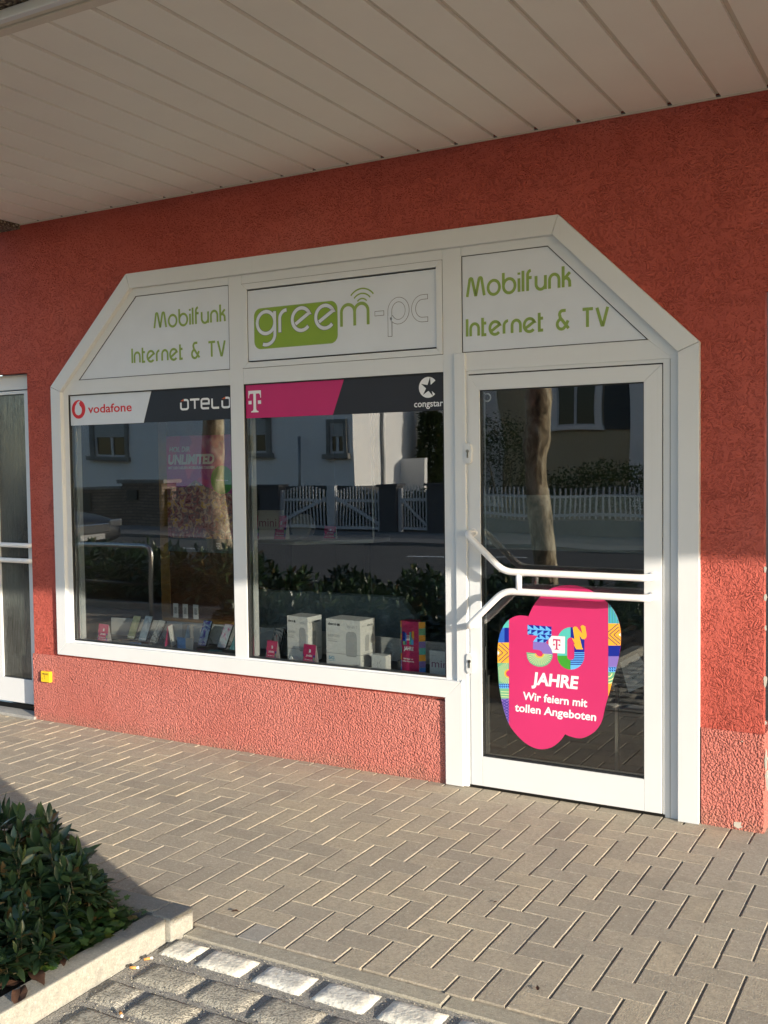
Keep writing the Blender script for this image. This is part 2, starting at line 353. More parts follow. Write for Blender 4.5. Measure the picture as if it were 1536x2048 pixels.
# stroke font ------------------------------------------------------
def arc(cx, cy, r, a0, a1, n=16, ry=None):
    ry = ry or r
    return [(cx+r*math.cos(R_(a0+(a1-a0)*i/n)), cy+ry*math.sin(R_(a0+(a1-a0)*i/n))) for i in range(n+1)]
SF = {
 'M': (1.52, [[(0, 0), (.22, 1.12)]+arc(.34, 1.18, .12, 170, 20, 6)+[(.73, .10)]+[(.79, .10)]+arc(1.18, 1.18, .12, 160, 10, 6)+[(1.52, 0)]]),
 'o': (1.0, [arc(.5, .5, .5, 0, 360, 28)]), 'b': (1.0, [[(0, 1.45), (0, .5)], arc(.5, .5, .5, 180, 540, 28)]),
 'i': (0, [[(0, 0), (0, .95)], [(0, 1.2), (0, 1.36)]]), 'l': (0, [[(0, 0), (0, 1.45)]]), 'I': (0, [[(0, 0), (0, 1.38)]]),
 'f': (.42, [[(.05, 0), (.05, 1.1)]+arc(.35, 1.12, .30, 180, 95, 8), [(.05, .92), (.40, .92)]]),
 'u': (.78, [[(0, .98), (0, .42)]+arc(.39, .42, .39, 180, 360, 14)+[(.78, .98)], [(.78, .5), (.78, 0)]]),
 'n': (.78, [[(.78, 0), (.78, .58)]+arc(.39, .58, .39, 0, 180, 14)+[(0, 0)]]),
 'm': (1.34, [[(1.34, 0), (1.34, .63)]+arc(1.005, .63, .335, 0, 180, 12)+[(.67, 0)], [(.67, .63)]+arc(.335, .63, .335, 0, 180, 12)+[(0, 0)]]),
 'k': (.56, [[(0, 0), (0, 1.45)], [(.02, .52), (.55, 1.0)], [(.18, .64), (.40, .58), (.52, .40), (.54, 0)]]),
 't': (.40, [[(.05, 1.38), (.05, .04), (.40, .04)], [(.05, .95), (.40, .95)]]),
 'r': (.42, [[(0, 0), (0, .55)]+arc(.38, .60, .38, 180, 88, 8)]),
 'e': (1.0, [[(.17, .30), (.93, .75)]+arc(.5, .5, .5, 30, 318, 24)]),
 'g': (1.0, [arc(.5, .5, .5, 0, 360, 28), [(1.0, .98), (1.0, -.05)]+arc(.5, -.05, .5, 0, -112, 14, .46)]),
 'p': (1.0, [[(0, -.62), (0, .5)]+arc(.5, .5, .5, 180, -148, 26)]), 'c': (.72, [[(.78, 1.0)]+arc(.5, .5, .5, 88, 272, 20)+[(.78, 0)]]),
 '-': (.5, [[(0, .46), (.5, .46)]]), '&': (1.05, [[(1.05, .02), (.30, .88)]+arc(.52, 1.12, .27, 215, 90, 10)+[(.80, 1.39)], [(.42, .80)]+arc(.42, .38, .38, 105, 300, 14)+[(.78, .22), (1.0, .62)]]),
 'T': (.90, [[(0, 1.34), (.90, 1.34)], [(.42, 1.34), (.42, 0)]]), 'V': (.92, [[(0, 1.38), (.42, .06), (.52, .06), (.92, 1.38)]]), ' ': (.55, []),
}
def stroke(mb, pts, w, y, m, thick=.0006):
    """flat ribbon of width w along pts (x,z), a hair proud of plane y"""
    P = [Vector((a, b)) for a, b in pts]; q = [P[0]]
    for p in P[1:]:
        if (p-q[-1]).length > 1e-5: q.append(p)
    P = q; n = len(P); closed = (P[0]-P[-1]).length < 1e-4 and n > 6
    if closed: P = P[:-1]; n -= 1
    Ls, Rs = [], []
    for i in range(n):
        a = P[(i-1) % n] if (closed or i > 0) else P[i]; b = P[(i+1) % n] if (closed or i < n-1) else P[i]
        d1 = (P[i]-a); d2 = (b-P[i])
        d1 = d1.normalized() if d1.length > 0 else d2.normalized(); d2 = d2.normalized() if d2.length > 0 else d1
        t = (d1+d2); t = t.normalized() if t.length > 1e-3 else d1; nn = Vector((-t.y, t.x)); k = 1/max(.55, abs(nn.dot(Vector((-d1.y, d1.x)))))
        Ls.append(P[i]+nn*w/2*k); Rs.append(P[i]-nn*w/2*k)
    vs = [(p.x, y, p.y) for p in Ls]+[(p.x, y, p.y) for p in Rs]
    fs = [(n+i, n+(i+1) % n, (i+1) % n, i) for i in range(n if closed else n-1)]
    mb.add(vs, fs, m)
def stroke_layout(txt, gap):
    x = 0; out = []
    for ch in txt:
        adv, ss = SF[ch]; out.append((x, ss)); x += adv+gap
    return out, x-gap
def stroke_text(mb, txt, x0, x1, z0, cap, w, y, m, gap=.34):
    lay, tot = stroke_layout(txt, gap); sx = (x1-x0-w)/tot; sz = (cap-w*.5)/1.40
    for i, (ox, ss) in enumerate(lay):
        for j, s_ in enumerate(ss):
            stroke(mb, [(x0+w/2+(ox+a)*sx, z0+w*.25+b*sz) for a, b in s_], w, y-.00005*((i+j) % 2), m)
def clip(poly, a, b, c):           # keep a*x+b*y<=c
    out = []; n = len(poly)
    for i in range(n):
        p, q = poly[i], poly[(i+1) % n]; dp = a*p[0]+b*p[1]-c; dq = a*q[0]+b*q[1]-c
        if dp <= 0: out.append(p)
        if dp*dq < 0: t = dp/(dp-dq); out.append((p[0]+(q[0]-p[0])*t, p[1]+(q[1]-p[1])*t))
    return out
def clipbox(poly, x0, x1, y0, y1):
    for a, b, c in ((-1, 0, -x0), (1, 0, x1), (0, -1, -y0), (0, 1, y1)):
        if len(poly) > 2: poly = clip(poly, a, b, c)
    return poly
def flat(mb, poly, y, m):          # polygon of (x,z) facing the street
    n = len(poly)
    if n < 3: return
    ar = sum(poly[i][0]*poly[(i+1) % n][1]-poly[(i+1) % n][0]*poly[i][1] for i in range(n))
    if ar < 0: poly = poly[::-1]
    mb.add([(x, y, z) for x, z in poly], [tuple(range(n))], m)
def circ(cx, cz, r, n=28): return [(cx+r*math.cos(2*math.pi*i/n), cz+r*math.sin(2*math.pi*i/n)) for i in range(n)]
def t_logo(mb, cx, cz, h, y, m):
    s = h
    P = lambda l: [(cx+a*s, cz+b*s) for a, b in l]
    flat(mb, P([(-.36, .5), (.36, .5), (.36, .36), (-.36, .36)]), y, m)
    flat(mb, P([(-.36, .37), (-.30, .37), (-.27, .40), (-.36, .22)][:0] or [(-.36, .37), (-.24, .37), (-.31, .29), (-.325, .16), (-.36, .16)]), y-.00005, m)
    flat(mb, P([(.36, .37), (.24, .37), (.31, .29), (.325, .16), (.36, .16)]), y-.00005, m)
    flat(mb, P([(-.075, .37), (.075, .37), (.075, -.36), (-.075, -.36)]), y-.00005, m)
    flat(mb, P([(-.21, -.5), (.21, -.5), (.21, -.45), (.11, -.42), (.074, -.34), (-.074, -.34), (-.11, -.42), (-.21, -.45)]), y-.0001, m)
    for k in (-1, 1): flat(mb, P([(k*.27-.09, -.12), (k*.27+.09, -.12), (k*.27+.09, .04), (k*.27-.09, .04)]), y, m)

# ================================================================ GROUND
UX, UY, X0, Y0 = .1022, .1085, -.900, -1.145
def block(mb, x0, x1, y0, y1, h=.0, bev=.0036, gap=.0027, rim=.005, tilt=.0008, m=None, low=-.03):
    t = [random.uniform(-tilt, tilt) for _ in range(3)]
    x0 += gap; x1 -= gap; y0 += gap*.45; y1 -= gap*.45; mx, my = (x0+x1)/2, (y0+y1)/2
    def Z(x, y, z): return z+h+t[2]+t[0]*(x-mx)/(x1-x0)*2+t[1]*(y-my)/(y1-y0)*2
    o = [(x0, y0), (x1, y0), (x1, y1), (x0, y1)]; i = [(x0+bev, y0+bev*.3), (x1-bev, y0+bev*.3), (x1-bev, y1-bev*.3), (x0+bev, y1-bev*.3)]
    vs = [(x, y, low) for x, y in o]+[(x, y, Z(x, y, -rim)) for x, y in o]+[(x, y, Z(x, y, 0)) for x, y in i]
    fs = [(0, 1, 5, 4), (1, 2, 6, 5), (2, 3, 7, 6), (3, 0, 4, 7), (4, 5, 9, 8), (5, 6, 10, 9), (6, 7, 11, 10), (7, 4, 8, 11), (8, 9, 10, 11)]
    mb.add(vs, fs, m)
pv = MB(); YB = -1.915
i0, i1 = int((-9.6-X0)/UX), int((2.2-X0)/UX)
for i in range(i0, i1):
    for j in range(-12, 13):
        k = (i-j) % 4; x = X0+UX*i; y = Y0+UY*j
        if k == 0: bx = (x, x+2*UX, y, y+UY)
        elif k == 2: bx = (x, x+UX, y-UY, y+UY)
        else: continue
        bx = (bx[0], bx[1], max(bx[2], YB), min(bx[3], .1))
        if bx[3]-bx[2] < .02: continue
        if bx[2] <= YB+.001 and x > -2.46 and x < -2.2: pv_m = 'paver_grey'
        else: pv_m = 'paver'
        block(pv, *bx, m=pv_m)
# forecourt further left reaches down to the far bed
for i in range(int((-14-X0)/UX), int((-6.0-X0)/UX)):
    for j in range(-28, 13):
        if i >= i0 and j >= -12: continue
        k = (i-j) % 4; x = X0+UX*i; y = Y0+UY*j
        if k == 0: block(pv, x, x+2*UX, y, y+UY, m='paver')
        elif k == 2: block(pv, x, x+UX, y-UY, y+UY, m='paver')
tag(pv.build('pavement', 'paver'), kind='structure')
# grit in the joints: one ground sheet everywhere
tag(MB().box(-9.9, 2.6, -1.93, .05, -.06, -.0072).build('joint_sand', 'sand_joint'), kind='structure')
tag(MB().box(-14, -5.97, -4.3, -1.931, -.06, -.0074).build('forecourt_sand', 'sand_joint'), kind='structure')
tag(MB().box(-400, 400, -400, 400, -.5, -.062).build('ground', 'asphalt'), kind='structure')

# concrete edging strip between pavers and parking bay
es = MB(); xs = [-2.405, -1.38, -.38, .62, 1.62, 2.6]
for a, b in zip(xs, xs[1:]): block(es, a, b, -1.995, -1.925, h=.002, bev=.006, gap=.002, low=-.05)
tag(es.build('edging_strip', 'concrete'), kind='structure')
# rough parking-bay stones
def rough_stone(mb, x0, x1, y0, y1, m, h=0.0, amp=.004):
    nx, ny = 9, 6; vs = []; sd = random.random()*50
    for j in range(ny+1):
        for i in range(nx+1):
            fx, fy = i/nx, j/ny
            x = x0+(x1-x0)*fx; y = y0+(y1-y0)*fy
            e = min(fx, 1-fx)*(x1-x0); e2 = min(fy, 1-fy)*(y1-y0); edge = min(e, e2)
            x += .0018*noise.noise(Vector((x*25, y*25, sd))); y += .0018*noise.noise(Vector((x*25, y*25, sd+9)))
            z = h+amp*noise.noise(Vector((x*35, y*35, sd)))+.5*amp*noise.noise(Vector((x*90, y*90, sd)))
            if edge < .001: z -= .011
            vs.append((x, y, z))
    n = nx+1; fs = [(j*n+i, j*n+i+1, (j+1)*n+i+1, (j+1)*n+i) for j in range(ny) for i in range(nx)]
    ring = [i for i in range(n)]+[j*n+nx for j in range(1, ny+1)]+[ny*n+i for i in range(nx-1, -1, -1)]+[j*n for j in range(ny-1, 0, -1)]
    o = len(vs); vs += [(vs[k][0], vs[k][1], -.05) for k in ring]; L = len(ring)
    fs += [(o+i, o+(i+1) % L, ring[(i+1) % L], ring[i]) for i in range(L)]
    mb.add(vs, fs, m)
cb = MB(); PX = .235; wy1, wy0 = -2.02, -2.135
rough_stone(cb, -2.395, -2.265, wy0, wy1, 'cobble_white', h=.004, amp=.0012)
for k in range(16):
    x = -2.235+PX*k; rough_stone(cb, x, x+.19, wy0-random.uniform(0, .006), wy1, 'cobble_white', h=.004, amp=.0012)
for r in range(18):
    y1 = -2.185-.16*r; y0 = y1-.13; off = -.0 if r % 2 == 0 else .118
    for k in range(-2, 17):
        x = -2.115+off+PX*k
        if x < -2.385: 
            if x+.205 < -2.30: continue
            rough_stone(cb, -2.388, x+.205, y0, y1, 'cobble', h=.003, amp=.002); continue
        rough_stone(cb, x, x+.208, y0-random.uniform(0, .008), y1, 'cobble', h=random.uniform(.002, .004), amp=.002)
tag(cb.build('parking_paving', 'cobble', smooth=True), kind='structure')
gb = MB(); N = 150
nx, ny = 190, 130; gx0, gx1, gy0, gy1 = -2.42, -.3, -3.4, -1.99
vs = [(gx0+(gx1-gx0)*i/nx, gy0+(gy1-gy0)*j/ny, -.0085+.0028*noise.noise(Vector((i*.9, j*.9, 0)))+.002*noise.noise(Vector((i*.35, j*.35, 4)))) for j in range(ny+1) for i in range(nx+1)]
gb.add(vs, [(j*(nx+1)+i, j*(nx+1)+i+1, (j+1)*(nx+1)+i+1, (j+1)*(nx+1)+i) for j in range(ny) for i in range(nx)])
tag(gb.build('joint_grit', 'grit', smooth=True), kind='structure')
tag(MB().box(-2.42, 4.2, -6.8, -1.995, -.06, -.022).build('parking_base', 'grit'), kind='structure')
# loose grit grains: one uncountable sheet of crumbs
gr = MB()
for _ in range(5200):
    x = random.uniform(-2.4, -.6); y = random.uniform(-3.1, -2.0); r = random.uniform(.0012, .0032); z = -.006
    inw = ((x+2.235) % PX) < .19 and wy0 < y < wy1
    if inw: continue
    if random.random() < .12: z = .0005
    a = random.random()*6.28
    vs = [(x+r*math.cos(a+k*2.09), y+r*math.sin(a+k*2.09), z) for k in range(3)]+[(x, y, z+r*1.2)]
    gr.add(vs, [(0, 1, 3), (1, 2, 3), (2, 0, 3)])
tag(gr.build('loose_grit', 'concrete'), kind='stuff')
# a little moss / grass in joints
ms = MB()
for (cx, cy, n) in ((-1.86, -2.36, 90), (-1.95, -2.44, 120), (-1.7, -2.34, 60), (-2.3, -2.15, 20)):
    for _ in range(n):
        x = cx+random.gauss(0, .03); y = cy+random.gauss(0, .012); h = random.uniform(.004, .012); a = random.random()*6.28; d = random.uniform(.001, .004)
        ms.add([(x-.0007, y, -.01), (x+.0007, y, -.01), (x+d*math.cos(a), y+d*math.sin(a), -.008+h)], [(0, 1, 2)])
tag(ms.build('joint_moss', 'ivy_leaf'), kind='stuff')

# street behind the camera (seen in the panes)
tag(MB().box(-60, 40, -14.1, -7.3, -.061, -.035).build('road', 'asphalt'), kind='structure')
rl = MB()
for x in range(-60, 41, 6): rl.box(x+3.0-.0, x+5.4, -12.02, -11.9, -.036, -.031)
rl.box(-60, 40, -7.62, -7.52, -.036, -.031)
tag(rl.build('road_markings', 'road_paint'), kind='structure')
tag(MB().box(-60, 40, -7.3, -7.15, -.06, .06).build('road_kerb', 'concrete'), kind='structure')
tag(MB().box(-60, 40, -17.2, -14.1, -.06, .03).build('far_pavement', 'far_pave'), kind='structure')
tag(MB().box(-60, 40, -60, -17.2, -.06, .02).build('gardens', 'soil'), kind='structure')
tag(MB().box(-60, -2.5, -7.15, -6.1, -.061, -.012).build('kerbside_path', 'far_pave'), kind='structure')

# kerb stones of the planting bed
BX1, BY1 = -2.425, -1.935
def kerb(poly, label, name='kerb_stone'):
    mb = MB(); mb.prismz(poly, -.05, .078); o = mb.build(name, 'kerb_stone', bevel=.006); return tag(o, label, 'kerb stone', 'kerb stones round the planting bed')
kerb([(BX1-.075, -2.055), (BX1+.02, -2.055), (BX1+.02, BY1), (BX1-.075, BY1)], 'small square pale kerb block at the outer corner of the planting bed')
kerb([(BX1-.085, -4.05), (BX1, -4.05), (BX1, -2.060), (BX1-.085, -2.060)], 'long pale kerb running beside the rough parking stones, its side face sunlit')
kerb([(-4.9, BY1-.10), (BX1-.08, BY1-.10), (BX1-.08, BY1-.003), (-4.9, BY1-.003)], 'long grey kerb running parallel to the shop between pavers and ivy')
kerb([(-5.95, -4.3), (-5.86, -4.3), (-5.86, BY1-.105), (-5.95, BY1-.105)], 'short kerb closing the far left end of the planting bed')
kerb([(-5.95, BY1-.10), (-4.905, BY1-.10), (-4.905, BY1-.003), (-5.95, BY1-.003)], 'kerb at the left end of the planting bed behind the laurels')
kerb([(-13.5, -4.36), (-5.96, -4.36), (-5.96, -4.26), (-13.5, -4.26)], 'kerb of the rear hedge bed behind the bicycle racks')
sb = MB(); nx, ny = 90, 60
vs = [(-5.9+3.47*i/nx, -6.1+4.06*j/ny, .025+.018*noise.noise(Vector((i*.25, j*.25, 1)))+.01*noise.noise(Vector((i*.9, j*.9, 2)))) for j in range(ny+1) for i in range(nx+1)]
sb.add(vs, [(j*(nx+1)+i, j*(nx+1)+i+1, (j+1)*(nx+1)+i+1, (j+1)*(nx+1)+i) for j in range(ny) for i in range(nx)])
tag(sb.build('bed_soil', 'soil', smooth=True), kind='structure')
tag(MB().box(-13.5, -5.9, -6.1, -4.36, -.05, .05).build('rear_bed_soil', 'soil'), kind='structure')

# ================================================================ SHOP BUILDING
bld = thing('shop_building', 'red rendered shop building with white window surround and glazed door under a panelled canopy', 'building', (-3, 0, 0))
XL, XR = -5.375, -.765
outer = [(-5.13, .458), (-5.13, 2.192), (-4.46, 2.845), (-1.70, 2.845), (-1.04, 2.197), (-1.04, .0)]
hole = [(-5.10, .49), (-5.10, 2.18), (-4.45, 2.82), (-1.71, 2.82), (-1.07, 2.18), (-1.07, 0), (-2.29, 0), (-2.29, .49)]
ZC = 3.265
wl = MB()
# wall polygons round the opening (front face only pieces, thickness back to y=.3)
def wallp(poly): wl.prism(poly, 0.0, .05)
wallp([(XL, .44), (-5.10, .44), (-5.10, 2.18), (XL, 2.30)])
wallp([(-5.10, .44), (-2.29, .44), (-2.29, .49), (-5.10, .49)])
wallp([(XL, 2.30), (-5.10, 2.18), (-4.45, 2.82), (-4.45, 3.6), (XL, 3.6)])
wallp([(-4.45, 2.82), (-1.71, 2.82), (-1.71, 3.6), (-4.45, 3.6)])
wallp([(-1.71, 2.82), (-1.07, 2.18), (XR, 2.18), (XR, 3.6), (-1.71, 3.6)])
wallp([(-1.07, .445), (XR, .445), (XR, 2.18), (-1.07, 2.18)])
wallp([(-6.6, 2.305), (XL, 2.30), (XL, 3.6), (-6.6, 3.6)])
wallp([(-8.6, .0), (-6.6, 0), (-6.6, 3.6), (-8.6, 3.6)])
wallp([(XR, 2.4), (1.2, 2.4), (1.2, 3.6), (XR, 3.6)])
wallp([(1.2, 0), (9.0, 0), (9.0, 3.6), (1.2, 3.6)])
# upper storeys, out of frame
wl.prism([(-8.6, 3.6), (9, 3.6), (9, 7.5), (-8.6, 7.5)], 0.0, .28)
wl.build('wall', 'stucco', bld)
pl = MB()
pl.prism([(-5.385, -.02), (-2.325, -.02), (-2.325, .432), (-2.6, .441), (-4.2, .443), (-5.385, .441)], -.011, .27)
pl.prism([(-1.035, -.02), (XR+.006, -.02), (XR+.006, .443), (-1.035, .447)], -.011, .27)
pl.build('plinth', 'stucco_coarse', bld, bevel=.004)
# damaged edge of the right pier: patches of bare pale filler
for (u, v, a, b) in ((1530, 1139, .006, .014), (1531, 1195, .007, .02), (1531, 1256, .006, .014), (1530, 1363, .009, .026), (1531, 1446, .005, .01), (1532, 1520, .006, .06), (1534, 1560, .008, .05), (1476, 1650, .022, .018), (1484, 1483, .003, .004)):
    yc_ = -.0012 if v < 1450 else -.0125; c = W(u, v, yc_); sd = random.random()*9
    poly = [(c.x+a*math.cos(t*.5236)*(.8+.9*noise.noise(Vector((t*1.3, sd, 0)))), c.z+b*math.sin(t*.5236)*(.8+.9*noise.noise(Vector((t*1.3, sd, 3))))) for t in range(12)]
    MB().prism(poly, yc_, .004 if v < 1450 else -.003).build('bare_patch', 'filler', bld)
# interior shell
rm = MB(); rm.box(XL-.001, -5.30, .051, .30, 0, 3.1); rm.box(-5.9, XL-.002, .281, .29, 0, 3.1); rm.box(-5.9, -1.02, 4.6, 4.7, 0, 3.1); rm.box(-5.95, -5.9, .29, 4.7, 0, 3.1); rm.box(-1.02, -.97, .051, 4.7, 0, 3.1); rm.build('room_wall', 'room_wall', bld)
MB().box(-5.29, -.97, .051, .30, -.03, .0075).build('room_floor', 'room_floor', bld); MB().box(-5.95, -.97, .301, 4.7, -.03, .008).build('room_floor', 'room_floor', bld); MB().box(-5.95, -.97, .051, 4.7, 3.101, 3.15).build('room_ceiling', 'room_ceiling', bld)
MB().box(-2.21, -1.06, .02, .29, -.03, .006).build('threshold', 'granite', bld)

# canopy ----------------------------------------------------------
cn = MB(); cn.box(-5.62, 14, -2.42, -.0, 3.30, 3.62)
cn.prismz([(.05, -2.42), (.05, -4.36), (4.9, -4.36), (7.5, -3.72), (14, -3.55), (14, -2.42)], 3.30, 3.62)  # unseen wider right part, added and shaped to shade the upper wall
canopy = cn.build('canopy', 'pebble_concrete', bld)
eb = MB().box(-5.62, -5.40, -2.18, -.001, 3.235, 3.302).build('edge_beam', 'pebble_concrete', canopy)
pb = MB(); PW = .2127; px0 = W(1438, 194.6).x
k0 = int((-5.395-px0)/PW)
xs = [px0+PW*k for k in range(k0-1, 24)]
for x in xs:
    a, b = max(x+.010, -5.395), x+PW-.010
    if b-a < .02: continue
    zz_ = ZC+random.uniform(-.0012, .0012)
    pb.prism([(a, zz_+.012), (a+.0015, zz_), (b-.0015, zz_), (b, zz_+.012)], -2.085, -.012)   # board with rolled edges
pb.build('soffit_board', 'soffit_white', canopy)
gv = MB(); gv.box(-5.395, 4.1, -2.085, -.0185, ZC+.0115, ZC+.0175); gv.build('soffit_groove', 'groove', canopy)
for x in xs: MB().box(x-.009, x+.009, -.012, -.0105, ZC-.001, ZC+.006).build('board_gap', 'seam', canopy)
tr_ = MB(); tr_.box(-5.395, 4.1, -.010, -.0005, ZC-.006, ZC+.004); tr_.build('wall_strip', 'trim_cream', canopy)
tf = MB(); tf.box(-5.4, 4.1, -2.118, -2.076, ZC-.010, ZC+.02); tf.box(-5.4, 4.1, -2.14, -2.1185, ZC-.002, ZC+.02); tf.build('front_trim', 'trim_cream', canopy, bevel=.002)
tf = MB(); tf.box(-5.4, 4.1, -2.172, -2.1425, ZC-.006, ZC+.03); tf.build('drip_rail', 'frame_white', canopy, bevel=.004)
MB().box(-5.4, 4.1, -2.1425, -2.1402, ZC, ZC+.02).build('rail_gap', 'dark_hole', canopy)

# ---------------------------------------------------------------- shop window
win = thing('shop_window', 'white framed three part shop window with cut corners and a narrow mullion', 'window', (-3.7, 0, .46))
YF = -.030
inner = [(-5.045, .543), (-5.045, 2.158), (-4.432, 2.755), (-1.732, 2.755), (-1.135, 2.158), (-1.135, 0)]
def lerp(a, b, t): return (a[0]+(b[0]-a[0])*t, a[1]+(b[1]-a[1])*t)
g_ = .0009
for i in range(5):
    o1, o2, i1_, i2_ = outer[i], outer[i+1], inner[i], inner[i+1]; L = math.dist(o1, o2); e = g_/L
    q = [lerp(o1, o2, e), lerp(o1, o2, 1-e), lerp(i1_, i2_, 1-e), lerp(i1_, i2_, e)]
    mb = MB(); mb.prism(q, YF, .03); mb.build('trim_board', 'frame_white', win, bevel=.0025)
# bottom board, mitred at its right end into the post that runs to the ground
mb = MB(); mb.prism([(-5.13+g_, .458), (-2.326, .458), (-2.236, .548), (-5.045+g_, .543)], YF, .03); mb.build('trim_board', 'frame_white', win, bevel=.0025)
mb = MB(); mb.prism([(-2.325, 0.004), (-2.225, 0.004), (-2.225, .557), (-2.325, .4605)], YF+.0005, .03); mb.build('post_board', 'frame_white', win, bevel=.0025)
# back seams to darken the mitres
mb = MB()
def member(mb, x0, x1, z0, z1, y0=.0, y1=.06): mb.box(x0, x1, y0, y1, z0, z1)
# glazed openings
GL = (-5.005, -3.70, .555, 2.135); GM = (-3.605, -2.33, .555, 2.135)
fr = MB()
member(fr, -5.05, -5.005, .50, 2.14); member(fr, -3.70, -3.605, .555, 2.766, -.0005); member(fr, -2.33, -2.225, .0, 2.766, -.0005)
member(fr, -5.05, -3.701, .50, .555, .0005); member(fr, -3.7005, -2.331, .50, .555, .0006)
member(fr, -5.05, -3.701, 2.1355, 2.2245); member(fr, -3.604, -2.331, 2.1355, 2.2245)
fr.prism([(-4.49, 2.71), (-3.701, 2.71), (-3.701, 2.765), (-4.49, 2.765)], .0002, .06)
fr.prism([(-3.604, 2.703), (-2.331, 2.703), (-2.331, 2.765), (-3.604, 2.765)], .0002, .06)
fr.prism([(-2.224, 2.71), (-1.68, 2.71), (-1.68, 2.765), (-2.224, 2.765)], .0002, .06)
fr.prism([(-5.06, 2.14), (-4.91, 2.2246), (-4.412, 2.7105), (-4.44, 2.765), (-5.06, 2.17)], .0012, .06)
fr.prism([(-1.765, 2.7105), (-1.277, 2.2246), (-1.13, 2.09), (-1.12, 2.17), (-1.73, 2.765)], .0012, .06)
fr.prism([(-2.224, 2.133), (-1.165, 2.133), (-1.277, 2.2246), (-2.224, 2.2246)], .0006, .06)
fr.build('frame', 'frame_white', win, bevel=.002)
# black gaskets round every infill
gk = MB()
def gasket(poly, wd=.004, y=.001):
    n = len(poly); c = (sum(p[0] for p in poly)/n, sum(p[1] for p in poly)/n)
    for i in range(n):
        a, b = poly[i], poly[(i+1) % n]; L = math.dist(a, b); nx_, nz_ = -(b[1]-a[1])/L, (b[0]-a[0])/L
        if (c[0]-a[0])*nx_+(c[1]-a[1])*nz_ < 0: nx_, nz_ = -nx_, -nz_
        gk.prism([a, b, (b[0]+nx_*wd, b[1]+nz_*wd), (a[0]+nx_*wd, a[1]+nz_*wd)], y+.00011*i, .02)
SL = [(-4.908, 2.2255), (-3.7015, 2.2255), (-3.7015, 2.7095), (-4.413, 2.7095)]
SM = [(-3.57, 2.26), (-2.362, 2.26), (-2.362, 2.665), (-3.57, 2.665)]
SR = [(-2.2235, 2.2255), (-1.279, 2.2255), (-1.764, 2.7095), (-2.2235, 2.7095)]
gasket(SL, .003, .0025); gasket(SR, .003, .0025); gasket(SM, .004, -.002)
for x0, x1, z0, z1 in (GL, GM): gasket([(x0, z0), (x1, z0), (x1, z1), (x0, z1)], .006, .003)
gk.build('gasket', 'gasket', win)
# opening sash round the middle sign
sa = MB()
for q in ([(-3.604, 2.225), (-2.331, 2.225), (-2.366, 2.256), (-3.566, 2.256)], [(-3.604, 2.7025), (-3.566, 2.669), (-2.366, 2.669), (-2.331, 2.7025)], [(-3.604, 2.2262), (-3.567, 2.257), (-3.567, 2.668), (-3.604, 2.7015)], [(-2.331, 2.2262), (-2.365, 2.257), (-2.365, 2.668), (-2.331, 2.7015)]): sa.prism(q, -.006, .03)
sa.build('sash', 'frame_white', win, bevel=.0015)
sm = MB()
for q in ((-3.6065, -3.6035, 2.2235, 2.704), (-2.3325, -2.3295, 2.2235, 2.704)): sm.box(q[0], q[1], -.0012, .01, q[2], q[3])
for z in (2.2238, 2.7038): sm.box(-3.6065, -2.3295, -.0011, .01, z-.001, z+.001)
sm.build('sash_gap', 'gasket', win)
# panes, spacers and the inner jambs behind them
for nm, (x0, x1, z0, z1) in (('glass', GL), ('glass', GM)):
    MB().box(x0+.004, x1-.004, .014, .020, z0+.004, z1-.004).build(nm, 'window_glass', win)
sp = MB()
for (x0, x1, z0, z1) in (GL, GM):
    sp.box(x0+.008, x0+.016, .024, .036, z0+.008, z1); sp.box(x1-.016, x1-.008, .024, .036, z0+.008, z1); sp.box(x0+.016, x1-.016, .024, .036, z0+.002, z0+.008)
sp.build('spacer', 'steel', win)
ij = MB()
for (x0, x1, z0, z1) in (GL, GM): ij.box(x0-.03, x0+.010, .062, .095, z0, z1); ij.box(x1-.012, x1+.05, .062, .095, z0, z1)
ij.box(-5.04, -2.3, .062, .095, 2.06, 2.2); ij.build('inner_jamb', 'frame_white', win)
# backing behind signs
bk = MB(); bk.prism([(-5.05, 2.14), (-5.05, 2.18), (-4.43, 2.76), (-1.72, 2.76), (-1.12, 2.15), (-2.0, 2.14)], .075, .09); bk.build('backing', 'room_wall', win)

# ---------------------------------------------------------------- signs and banners
def sign(name, poly, y, label, cat='sign', mat='sign_panel', at=None, group=None, thick=.006):
    c = (sum(p[0] for p in poly)/len(poly), sum(p[1] for p in poly)/len(poly)); t = thing(name, label, cat, (c[0], y, min(p[1] for p in poly)), group)
    MB().prism(poly, y, y+thick).build('panel', mat, t); return t
ins = lambda p, d: [(x+(d if x < sum(q[0] for q in p)/len(p) else -d), z+(d if z < sum(q[1] for q in p)/len(p) else -d)) for x, z in p]
tl = sign('lettered_sign', ins(SL, .003), .006, 'sign lettered Mobilfunk, Internet & TV above the left pane, its left edge slanting', group='shopfront signs')
mb = MB(); p = W(306, 657); q = W(451, 644); cap = W(306, 624).z-p.z
stroke_text(mb, 'Mobilfunk', p.x, q.x, p.z-.002, cap*1.03, .0135, .0045, 'letter_green'); mb.build('lettering', None, tl); mb = MB()
p = W(262, 726.6); q = W(451, 714.6); cap = W(262, 696).z-p.z
stroke_text(mb, 'Internet & TV', p.x, q.x, p.z-.002, cap*1.03, .0135, .0045, 'letter_green'); mb.build('lettering', None, tl)
tr = sign('lettered_sign', ins(SR, .003), .006, 'sign lettered Mobilfunk, Internet & TV above the door, its right edge slanting', group='shopfront signs')
mb = MB(); p = W(931, 594.8); q = W(1142.5, 571); cap = W(931, 555).z-p.z
stroke_text(mb, 'Mobilfunk', p.x, q.x, p.z-.002, cap*1.05, .0148, .0045, 'letter_green'); mb.build('lettering', None, tr); mb = MB()
